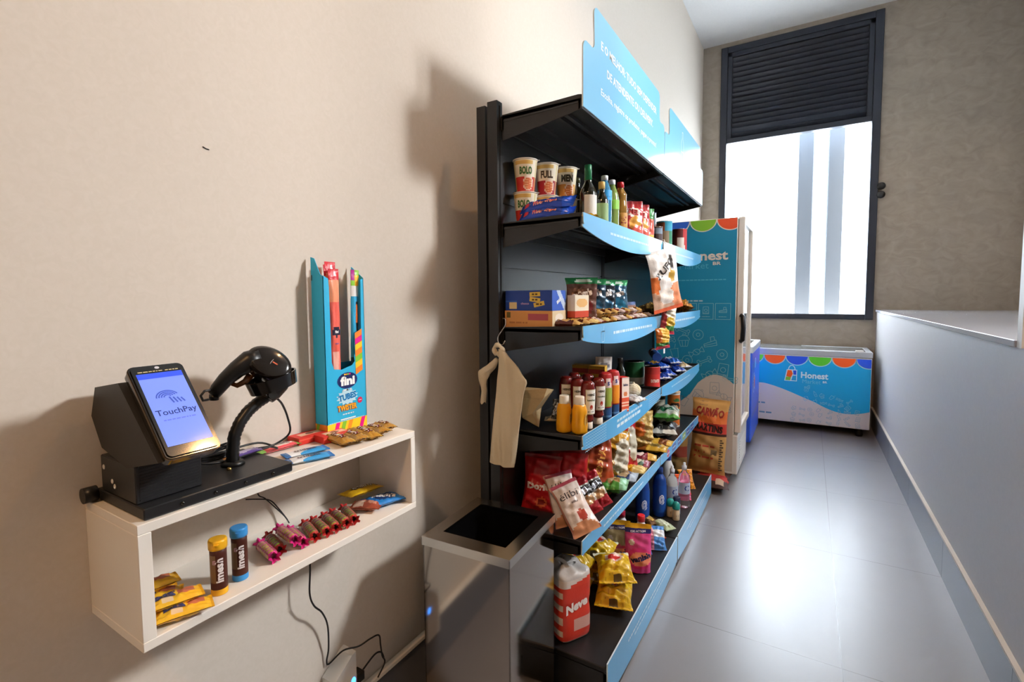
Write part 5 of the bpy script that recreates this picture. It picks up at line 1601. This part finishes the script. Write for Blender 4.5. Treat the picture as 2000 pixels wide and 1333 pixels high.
# ---------- fifth shelf: chips, bread and snacks
def chipbag(w, h, t_, base, seed, logo=None, lc='f2eef0', lfit=None, extra=(), lpos=(0, .05), lrot=0, lh=.05, mt=None, wr=.3):
    b = Bag(w, h, t_, P(base, *extra), nu=24, nv=34, seal=.05, wr=wr, seed=seed)
    if logo: b.text(logo, lh, lc, lpos[0], lpos[1], lrot, fit=lfit, bold=.06)
    return b.make('chip_bag', mt or FILM)
RED = 'b3161b'
ex = (('b', 0, .05, '8a1014'), ('b', .95, 1, '7e0f14'), ('e', .55, .22, .16, .09, 'd8643a'), ('e', .55, .22, .10, .05, '8a1a14'))
o = chipbag(.155, .235, .055, RED, 60, 'Doritos', lfit=.135, extra=ex, lpos=(.04, -.02), lh=.034)
stand(o, -.905, 1.695, Z4, .235, 18, 8, -3); tag(o, 'red corn chip bag in front with large white lettering', 'chip bag', 'red corn chip bags')
for (x, y, rz, ti, ro, dz, l) in ((-.918, 1.775, 8, 3, 4, -.02, 'red corn chip bag at the far left, partly behind the front one'), (-.838, 1.825, 22, 6, -2, .0, 'red corn chip bag behind the front one, lettering cut by a blue patch'),
                              ):
    c = o.copy(); COL.objects.link(c); c['label'] = l; stand(c, x, y, Z4 + max(0, dz), .235, rz, ti, ro)
o = chipbag(.15, .23, .05, 'a8381c', 63, None, extra=(('e', .5, .5, .35, .3, 'c8682a'), ('n', .15, 'd88a3a')))
stand(o, -.865, 1.92, Z4, .225, 34, 4, -2); tag(o, 'rusty orange chip bag behind the red corn chips', 'chip bag')
o = chipbag(.165, .24, .06, 'a8401c', 64, 'ACOTA', 'e8a04a', .15, (('e', .1, .5, .12, .5, 'd8852a'), ('b', 0, .06, '7a2412')), (.05, .02), 72, .05)
stand(o, -.775, 2.02, Z4, .24, 42, 8, 4); tag(o, 'burnt orange snack bag with sideways lettering on the fifth shelf', 'snack bag')
o = chipbag(.16, .235, .07, 'd89a2a', 65, None, extra=(('e', .68, .5, .34, .36, 'd8cdb8'), ('n', .12, 'efe6d4'), ('e', .3, .55, .1, .12, '6a4a22'), ('b', 0, .1, 'c8502a')), wr=.45)
stand(o, -.765, 2.17, Z4, .23, 48, 6, -6); tag(o, 'yellow bag with a clear window of pale snacks', 'snack bag')
o = chipbag(.15, .245, .075, 'b8141a', 66, None, extra=(('e', .78, .58, .26, .34, 'cfc6b0'), ('b', .0, .06, '8a1014')), wr=.25)
stand(o, -.76, 2.335, Z4, .245, 48, 3, 3); tag(o, 'red bag with a white window next to the yellow bag', 'snack bag')
o = chipbag(.14, .24, .05, '9a1a1c', 67, None, extra=(('b', .7, .9, 'c8c0b8'),))
stand(o, -.865, 2.25, Z4, .24, 44, 2, 3); tag(o, 'dark red bag squeezed between the yellow and red bags', 'snack bag')
for k, (x, y, c, l) in enumerate(((-.855, 2.48, 'b08a4a', 'bagged yellow bread loaf behind the red bag'), (-.80, 2.72, 'c09a52', 'bagged yellow bread loaf just past the middle post of the fifth shelf'))):
    o = chipbag(.17, .22, .11, c, 68 + k, None, extra=(('n', .2, 'd8b870'), ('e', .3, .6, .2, .2, 'c8601a')), wr=.3)
    stand(o, x, y, Z4, .22, 50, 2); tag(o, l, 'bread', 'bagged bread on the fifth shelf')
# white chocolate-cookie bags at the front
def cookie(seed):
    b = Bag(.115, .20, .05, P('dfd2cb', ('b', .93, 1, 'a84a5a'), ('b', .0, .08, '9a4a30'), ('e', .45, .05, .5, .16, 'c98a62'), ('e', .60, .32, .17, .1, 'a83a2a'), ('r', 0, .07, 0, 1, 'b87a68')), nu=20, nv=28, seal=.05, wr=.2, seed=seed)
    b.text('élibi', .036, '3a3236', -.05, .22, 0, fit=.08, bold=.0); b.text('élibi', .012, '5a4a4e', .05, .07, 0, fit=.03)
    return b.make('cookie_bag', FILM)
o = cookie(70); o.matrix_world = Matrix.Translation((-.728, 1.640, Z4 + .082)) @ Matrix.Rotation(radians(32), 4, 'Z') @ Matrix.Rotation(radians(52), 4, 'X') @ Matrix.Rotation(radians(24), 4, 'Z')
ground(o, Z4); tag(o, 'white cookie bag leaning over the shelf front, nearest the blue sign', 'cookies', 'white cookie bags')
c = o.copy(); COL.objects.link(c); c['label'] = 'white cookie bag behind the other, closest to the red chips'
c.matrix_world = Matrix.Translation((-.790, 1.675, Z4 + .092)) @ Matrix.Rotation(radians(20), 4, 'Z') @ Matrix.Rotation(radians(60), 4, 'X') @ Matrix.Rotation(radians(18), 4, 'Z')
ground(c, Z4)
# small red and black snack packets
b = Bag(.085, .15, .035, P('9a1a22', ('r', 0, 1, .28, .78, 'b8b0a4'), ('r', 0, 1, .52, .74, '2a2826'), ('e', .5, .36, .35, .12, 'b08a62')), nu=18, nv=24, seal=.06, wr=.35, seed=72)
b.text('MEL', .028, 'c8ccd8', 0, .12, 20, fit=.05, bold=.06)
o = b.make('peanut_packet', FOIL); o.matrix_world = Matrix.Translation((-.748, 1.790, Z4 + .075)) @ Matrix.Rotation(radians(38), 4, 'Z') @ Matrix.Rotation(radians(58), 4, 'X') @ Matrix.Rotation(radians(22), 4, 'Z')
tag(o, 'red and black peanut packet nearer the white cookies', 'peanuts', 'red and black peanut packets')
for x, y, l in ((-.735, 1.870, 'red and black peanut packet nearer the green packet'), (-.802, 1.80, 'red and black peanut packet at the back between the two others')):
    c = o.copy(); COL.objects.link(c); c['label'] = l
    c.matrix_world = Matrix.Translation((x, y, Z4 + .078)) @ Matrix.Rotation(radians(42), 4, 'Z') @ Matrix.Rotation(radians(60), 4, 'X') @ Matrix.Rotation(radians(20), 4, 'Z')
# green and yellow packet lying, then coloured packets
def flat(x, y, z, w, l, t_, paint, rz, label, seed, rx=0, ry=0, cat='packet', name='food_packet', mt=None, txt=None):
    b = Bag(w, l, t_, paint, nu=20, nv=26, seal=.05, wr=.35, seed=seed)
    if txt: b.text(*txt)
    o = b.make(name, mt or FILM); lay(o, x, y, z, t_, rz, rx, ry); return tag(o, label, cat)
flat(-.738, 2.04, Z4, .13, .165, .055, P('4a8a3a', ('b', 0, .28, 'c9b02a'), ('b', 0, .1, '5a7a2a'), ('e', .45, .62, .32, .25, '8a6a3a'), ('b', .8, 1, '7ab08a')), -78, 'green and yellow bean packet lying on the fifth shelf', 75, rx=8)
flat(-.735, 2.185, Z4 + .0, .12, .155, .04, P('223a6a', ('e', .5, .5, .35, .28, 'a08a6a'), ('b', .8, 1, '9aa8b8')), -80, 'navy packet lying just beyond the green one', 76, rx=6)
flat(-.725, 2.30, Z4 + .0, .09, .15, .04, P('c9921e', ('b', .6, 1, 'c8b070'), ('b', 0, .2, '1f3f80')), -85, 'golden yellow packet lying before the red bag', 77, rx=6)
flat(-.74, 2.42, Z4 + .0, .10, .15, .035, P('3a5a4a', ('e', .5, .5, .32, .3, 'b8b8a8'), ('b', .8, 1, '8a4a5a')), -80, 'dark green packet with round pale emblem near the middle post', 78)
flat(-.735, 2.53, Z4 + .0, .10, .15, .035, P('7a2a3a', ('b', .7, 1, 'c9a04a'), ('e', .4, .4, .3, .2, 'd8c8c0')), -75, 'wine red packet with gold end near the middle post', 79)
flat(-.73, 2.72, Z4 + .0, .12, .16, .035, P('b8902a', ('b', .0, .3, '8a4a1a'), ('e', .5, .6, .3, .2, '6a5a2a')), -82, 'mustard yellow packet just beyond the middle post', 80)
flat(-.84, 2.74, Z4 + .0, .12, .16, .035, P('7a6a42', ('b', .0, .3, '4a2a2a')), -82, 'olive packet lying behind the mustard yellow one', 81)
flat(-.73, 2.86, Z4 + .0, .11, .15, .03, P('c8a03a', ('b', .5, .8, '6a3a1a')), -84, 'gold packet lying before the black coffee pack', 82)
# coffee / milk packs in the far bay
flat(-.755, 3.07, Z4, .16, .26, .075, P('26282a', ('b', 0, .12, 'c9c9c2'), ('b', .86, 1, 'b8bcb4'), ('e', .5, .5, .5, .1, '3a3c3e')), 12, 'black pack with pale ends lying in the far bay of the fifth shelf', 83, name='coffee_pack', txt=('CAFÉ', .03, 'c8c8c4', -.1, -.25, 90, .06))
flat(-.75, 3.12, Z4 + .084, .16, .26, .075, P('aab0a2', ('b', 0, .1, '4a8a3a'), ('b', .9, 1, '4a9a3a'), ('e', .5, .40, .30, .14, '1f5a3a'), ('r', .35, .65, .34, .44, 'c8cac0'), ('b', .60, .72, '7a7e74')), 12, 'pale green and white pack lying on the black one', 84, name='coffee_pack')
for k, (x, y, dz, l) in enumerate(((-.76, 3.35, .0, 'orange canister nearest the charcoal bag, lower front'), (-.86, 3.36, .0, 'orange canister at the rear of the lower group'), (-.80, 3.50, .0, 'orange canister farthest along the fifth shelf'))):
    t = thing('chip_canister', l, 'canister', (x, y, Z4), 25, 'orange chip canisters')
    mb = MB(); mb.lathe([(.038, 0), (.0385, .004), (.0385, .232)], P('c8681f', ('b', .0, .04, 'c0c0c0'), ('e', .5, .62, .16, .09, '2a1a14'), ('e', .5, .58, .09, .05, 'd8a878'), ('e', .55, .78, .1, .05, '3a6a3a'), ('b', .94, 1, 'd8d0c8')), n=36, sub=30); mb.build('can_body', CARD, t)
    mb = MB(); mb.lathe([(.040, .228), (.040, .238), (.036, .240)], 'd8b894', n=28); mb.build('cap', PLAST, t)
can('food_tin', 'red and white tin beside the orange canisters', 'tin', -.84, 3.24, Z4 + .0, .045, .2, P('c8c0b0', ('e', .5, .5, .3, .3, 'b8402a')))

# ---------- base deck: paper rolls, bread, cleaning goods
t = thing('paper_roll_pack', 'tall red and white toilet paper pack at the near end of the bottom deck', 'toilet paper', (-.775, 1.668, Z5), -30)
mb = MB()
def rp(u, v):
    w_, d_ = .078, .072
    a = 2 * pi * u - pi * .75
    q = (abs(cos(a)) ** 5 + abs(sin(a)) ** 5) ** (-1 / 5)
    k = 1 - .05 * abs(cos(pi * v * 2)) ** 8 - (max(0, v - .93) / .07) ** 2 * .55 - (max(0, .03 - v) / .03) ** 2 * .3
    dent = 1 - .06 * max(0, cos(2 * a + pi)) ** 6
    return (w_ * q * cos(a) * k * dent, d_ * q * sin(a) * k * dent, .272 * v + (.004 * sin(u * 40) if v > .9 else 0))
def rpc(u, v):
    # u: 0 front-left corner -> front (-Y) face up to .25, right face .25-.5
    if v > .90: return 'cfcac6'
    c = 'c8291f'
    if v > .80: c = 'e4dad2' if (u < .30 or v > .80 + (u - .25) * .4) else 'd8402c'
    elif u < .25: c = 'd8402c' if .0 < u < .06 or (.13 < u and sin(v * 34) > -.1) else 'e6d8c6'
    elif v > .74 - (.5 - u) * .9 and u < .5: c = 'd23a28'
    elif v < .05: c = 'ecdccf'
    elif v < .08: c = 'c8291f'
    if .25 < u < .5 and .05 < v < .74: c = 'd23a28'
    if .27 < u < .5 and .16 < v < .34 and .34 < u: c = 'd8a89c'
    return c
mb.grid(rp, 72, 48, rpc, wrap=True)
mb.add([rp(i / 72, 1) for i in range(72)], [tuple(range(72))], 'cfcac6'); mb.add([rp(i / 72, 0) for i in range(72)], [tuple(reversed(range(72)))], 'e4d8d0')
mb.text('Neve', .046, lambda a, b: (.0785 * (1 - .0) , a, b), 'f6efe9', -.006, .142, rot=12, fit=.100, bold=.05, slant=.2)
mb.build('roll_wrap', FILM, t)
mb = MB()
mb.tube(smooth_path([(-.035, -.03, .268), (-.015, -.028, .283), (.012, -.02, .284), (.034, -.012, .270)]), [.008] * 19, n=8, flat=.35)
mb.build('carry_handle', FILM, t)
def bread(seed):
    b = Bag(.155, .150, .085, P('d0aa1a', ('n', .12, 'b89418'), ('e', .5, .66, .26, .15, 'd8c8c0'), ('e', .5, .64, .18, .09, 'c4302a'), ('b', .9, 1, 'd8d8c0'), ('r', .38, .62, .02, .16, '5a4418')), nu=26, nv=28, seal=.07, wr=.28, seed=seed)
    return b.make('bread_bag', FILM)
br = bread(90)
BRP = [(-.665, 1.905, 0, -8, 8, 'lower yellow bread bag at the front of the bottom deck'), (-.672, 1.925, .088, 8, 4, 'upper yellow bread bag stacked on the front one'), (-.835, 1.86, 0, 5, 5, 'lower yellow bread bag behind the toilet paper'),
       (-.835, 1.875, .088, -6, 6, 'upper yellow bread bag behind the toilet paper'), (-.78, 2.03, .0, 10, 5, 'yellow bread bag in the second row of the bottom deck'), (-.79, 2.04, .088, 4, 5, 'yellow bread bag on top in the second row, under the shelf above')]
for k, (x, y, dz, rz, rx, l) in enumerate(BRP):
    if k == 0: ground(put(br, (x, y, Z5 + .048), rx + 14, 0, rz + 24), Z5); tag(br, l, 'bread', 'yellow bread bags on the bottom deck')
    else: ground(dup(br, (x, y, Z5 + .046 + dz), rz + (24 if k == 1 else 0), l, rx=rx + (16 if k == 1 else 4)), Z5 + dz * 1.05)
# stain remover pouches and bottle
def pouch2(base, band, low, seed, capc):
    b = Bag(.12, .225, .055, P(base, ('b', .90, 1, 'e8b01e'), ('b', .80, .90, '2a2a72'), ('e', .55, .30, .5, .22, low), ('e', .6, .30, .42, .15, band), ('e', .25, .62, .1, .06, 'e8d8d0')), nu=22, nv=32, pouch=True, wr=.12, seed=seed)
    b.text('vanish', .036, '2a2460', .08, -.18, 18, fit=.095, bold=.05)
    b.text('OXI ACTION', .012, 'f0e8f0', .0, .35, 4, fit=.07, bold=.03)
    return b.make('refill_pouch', FILM)
o = pouch2('d8488a', 'f0906a', 'e0307a', 92, 'c8202a'); stand(o, -.655, 2.205, Z5, .225, 20, 3); tag(o, 'pink and purple stain remover pouch on the bottom deck', 'cleaning product')
o = pouch2('b8a47a', 'e0885a', 'c83a5a', 93, 'c8202a'); stand(o, -.752, 2.19, Z5, .225, 20, 3); tag(o, 'beige stain remover pouch behind the stacked bread bags', 'cleaning product')
WB = [(.030, 0), (.036, .006), (.036, .14), (.030, .175), (.016, .205), (.015, .212)]
WC = [(.018, .21), (.018, .238), (.016, .24)]
bottle('bleach_bottle', 'white bottle with red cap behind the pink pouch', 'bottle', -.665, 2.285, Z5, WB, 'e6e2e6', PLAST, WC, 'c8242a', (.05, .14, .0365), 'd8c8dc', None, 40)
bottle('bleach_bottle', 'white bottle with crimson cap behind the beige pouch', 'bottle', -.762, 2.285, Z5, WB, 'e6e2e6', PLAST, WC, 'b01a3a', None)
flat(-.70, 2.40, Z5, .10, .13, .05, P('3a7ac0', ('b', .6, 1, 'c8dcea'), ('e', .5, .35, .3, .2, '2a3a4a'), ('b', .9, 1, 'd86a7a')), 25, 'blue and white detergent packet beside the pink pouch', 95, rx=48, cat='cleaning product', name='detergent_packet')
flat(-.640, 2.475, Z5, .09, .12, .045, P('4a86c8', ('b', .5, .8, 'e0e8f0'), ('r', 0, .3, 0, 1, 'd88aa0')), 25, 'light blue packet at the front edge of the bottom deck', 96, rx=48, cat='cleaning product', name='detergent_packet')
mb = Bx(.09, .05, .10, 'b8b4a4', {'f': P('b8b4a4', ('e', .5, .5, .3, .3, '8a9a8a'))})
o = mb.build('soap_carton', CARD); put(o, (-.84, 2.42, Z5), rz=25); tag(o, 'pale grey green carton behind the white bottle with red cap', 'carton')
for k, (x, y, dz, c1, c2, l) in enumerate(((-.74, 2.58, 0, '8a7a3a', 'd8c88a', 'olive and cream soap bar pack lying behind the blue detergent'), (-.68, 2.565, 0, 'c84a2a', 'e8e0d8', 'red and white soap bar pack near the front of the bottom deck'), (-.66, 2.70, 0, 'a8b890', 'd8e4d0', 'pale green soap bar pack beyond the bay joint'), (-.75, 2.72, 0, '6a4a2a', 'd0b060', 'brown and gold soap bar pack beyond the bay joint'))):
    flat(x, y, Z5 + dz, .07, .13, .03, P(c1, ('e', .5, .5, .3, .3, c2), ('b', .8, 1, c2)), 55, l, 97 + k, cat='soap', name='soap_pack')
BB = [(.034, 0), (.039, .006), (.039, .19), (.034, .225), (.018, .25), (.017, .255)]
BC = [(.019, .253), (.019, .285), (.017, .287)]
for k, (x, y, l) in enumerate(((-.79, 2.735, 'left dark blue detergent bottle under the shelf sign'), (-.725, 2.86, 'right dark blue detergent bottle, the bigger looking of the two'))):
    bottle('detergent_bottle', l, 'bottle', x, y, Z5, BB, '173f8a', PLAST, BC, '123070', (.03, .19, .0395), '1b4a9a', ('@', .06, 'd8dcec', .035), 35, 'dark blue detergent bottles')
bottle('detergent_bottle', 'white bottle with dark blue cap behind the clear bottles', 'bottle', -.72, 3.02, Z5, [(.038, 0), (.043, .006), (.043, .20), (.036, .25), (.022, .285), (.02, .29)], 'dcd8d2', PLAST, [(.023, .288), (.025, .335), (.023, .337)], '1f3f9a', None)
CLP = mat('clear bottle plastic', 'e8eef4', .05, trans=.9, ior=1.2)
CL = [(.030, 0), (.034, .006), (.033, .05), (.034, .17), (.030, .195), (.014, .225), (.0125, .235)]
for k, (x, y, l) in enumerate(((-.675, 2.955, 'left clear liquid bottle with blue label on the bottom deck'), (-.625, 3.05, 'right clear liquid bottle with blue label, nearest the aisle'))):
    bottle('alcohol_bottle', l, 'bottle', x, y, Z5, CL, None, CLP, [(.014, .232), (.015, .255), (.008, .262), (.008, .275), (.006, .277)], 'd4dae2', (.09, .16, .0345), 'aab8cc', ('C', .05, '2a3c86', .03), 40, 'clear liquid bottles')
def rollon(label, x, y):
    t = thing('deodorant_bottle', label, 'deodorant', (x, y, Z5), 40, 'roll on deodorants')
    mb = MB(); mb.lathe([(.018, 0), (.0195, .003), (.020, .035), (.017, .062), (.018, .066)], 'dcc8a8', n=22, sub=3); words(mb, cm(.0198), -.008, .008, .03, .012, '6a6a72', 2); mb.build('bottle_body', PLAST, t)
    mb = MB(); mb.lathe([(.020, .064), (.0215, .07), (.0215, .085), (.018, .098), (.010, .105), (.002, .107)], '1f8a80', n=22); mb.build('cap', PLAST, t)
rollon('front cream deodorant with teal cap before the clear bottles', -.625, 2.845); rollon('rear cream deodorant with teal cap before the clear bottles', -.665, 2.875)
bottle('deodorant_bottle', 'white deodorant with navy cap behind the teal capped ones', 'deodorant', -.640, 2.925, Z5, [(.018, 0), (.02, .003), (.02, .06), (.018, .066)], 'dde0e8', PLAST, [(.0205, .064), (.0215, .07), (.0205, .10), (.016, .106)], '242c4a', None)
for k, (x, y, c1, c2, rz, l) in enumerate(((-.66, 3.22, 'e85a2a', 'f0a060', 30, 'orange sponge packet at the far end of the bottom deck'), (-.645, 3.13, 'd8487a', 'f0a0b8', 20, 'pink sponge packet next to the clear bottles'), (-.655, 3.33, 'd8942a', 'a8402a', 35, 'amber sponge packet farthest along the bottom deck'))):
    b = Bag(.10, .13, .05, P(c1, ('e', .5, .55, .25, .2, c2), ('n', .15, c2)), nu=18, nv=22, wr=.4, seed=105 + k)
    o = b.make('sponge_packet', FILM); stand(o, x, y, Z5 + .004, .13, rz, 30); tag(o, l, 'sponges')

# ---------- charcoal sacks on the floor by the cooler
flt = Bag(.30, .36, .085, P('3a2420', ('e', .6, .4, .4, .2, 'a8302a'), ('r', .7, .9, .1, .3, 'b8a08a')), nu=20, nv=24, wr=.3, seed=110)
o = flt.make('charcoal_sack', PAPER); lay(o, -.615, 3.90, .002, .09, 4); tag(o, 'dark charcoal sack lying flat on the floor under the upright one', 'charcoal')
b = Bag(.27, .56, .13, P('b88a4c', ('b', .52, .60, '4a1f18'), ('b', .54, .74, 'b0372a'), ('b', .52, .55, '3a201c'), ('w', .80, .045, 2.2, 'c4622c'), ('b', 0, .52, 'b58a50'), ('b', .52, .545, '3a201c'), ('b', .545, .68, 'b3352a')), nu=30, nv=60, seal=.04, wr=.14, seed=111)
for k in range(3):   # flames
    b.mb.poly([(x * .27 - .135 + .0, y * .56 - .28) for x, y in ((.12 + k * .26, .68), (.34 + k * .26, .68), (.28 + k * .26, .76), (.23 + k * .26, .83), (.20 + k * .26, .76))], b.m(.003), 'c9642a')
b.text('CARVÃO', .075, '8a2a20', .02, .32, -5, fit=.215, bold=.05, off=.004)
b.text('MARTINS', .068, '2e1a16', .0, .115, -5, fit=.22, bold=.05, off=.004)
for k, (yy, ww) in enumerate(((-.13, .36), (-.21, .2), (-.28, .34))):
    words(b.mb, b.m(.003), -.10, -.10 + ww * .27 / .5 * .9, yy * .56, .014, 'a8402c', k)
b.mb.rect(.03, .075, -.135, -.095, b.m(.003), '6a5638')
b.mb.rect(.075, .08, -.24, -.02, b.m(.003), 'b58a50')
for k in range(14): b.mb.rect(.092, .118 - .01 * (k % 2), -.245 + k * .017, -.235 + k * .017, b.m(.003), '4a3a2a')
b.mb.rect(-.08, -.02, .23, .26, b.m(.003), '6a5444')
o = b.make('charcoal_sack', PAPER); stand(o, -.635, 3.875, .102, .545, 2, 8, -2); tag(o, 'upright brown and red charcoal sack leaning on the cooler', 'charcoal')
b = Bag(.2, .42, .12, P('9a7440', ('b', .5, .7, '8a3a2a')), nu=18, nv=26, wr=.2, seed=112)
o = b.make('charcoal_sack', PAPER); stand(o, -.86, 3.83, .004, .42, 0, 5); tag(o, 'brown charcoal sack in the shade behind the shelving end', 'charcoal')
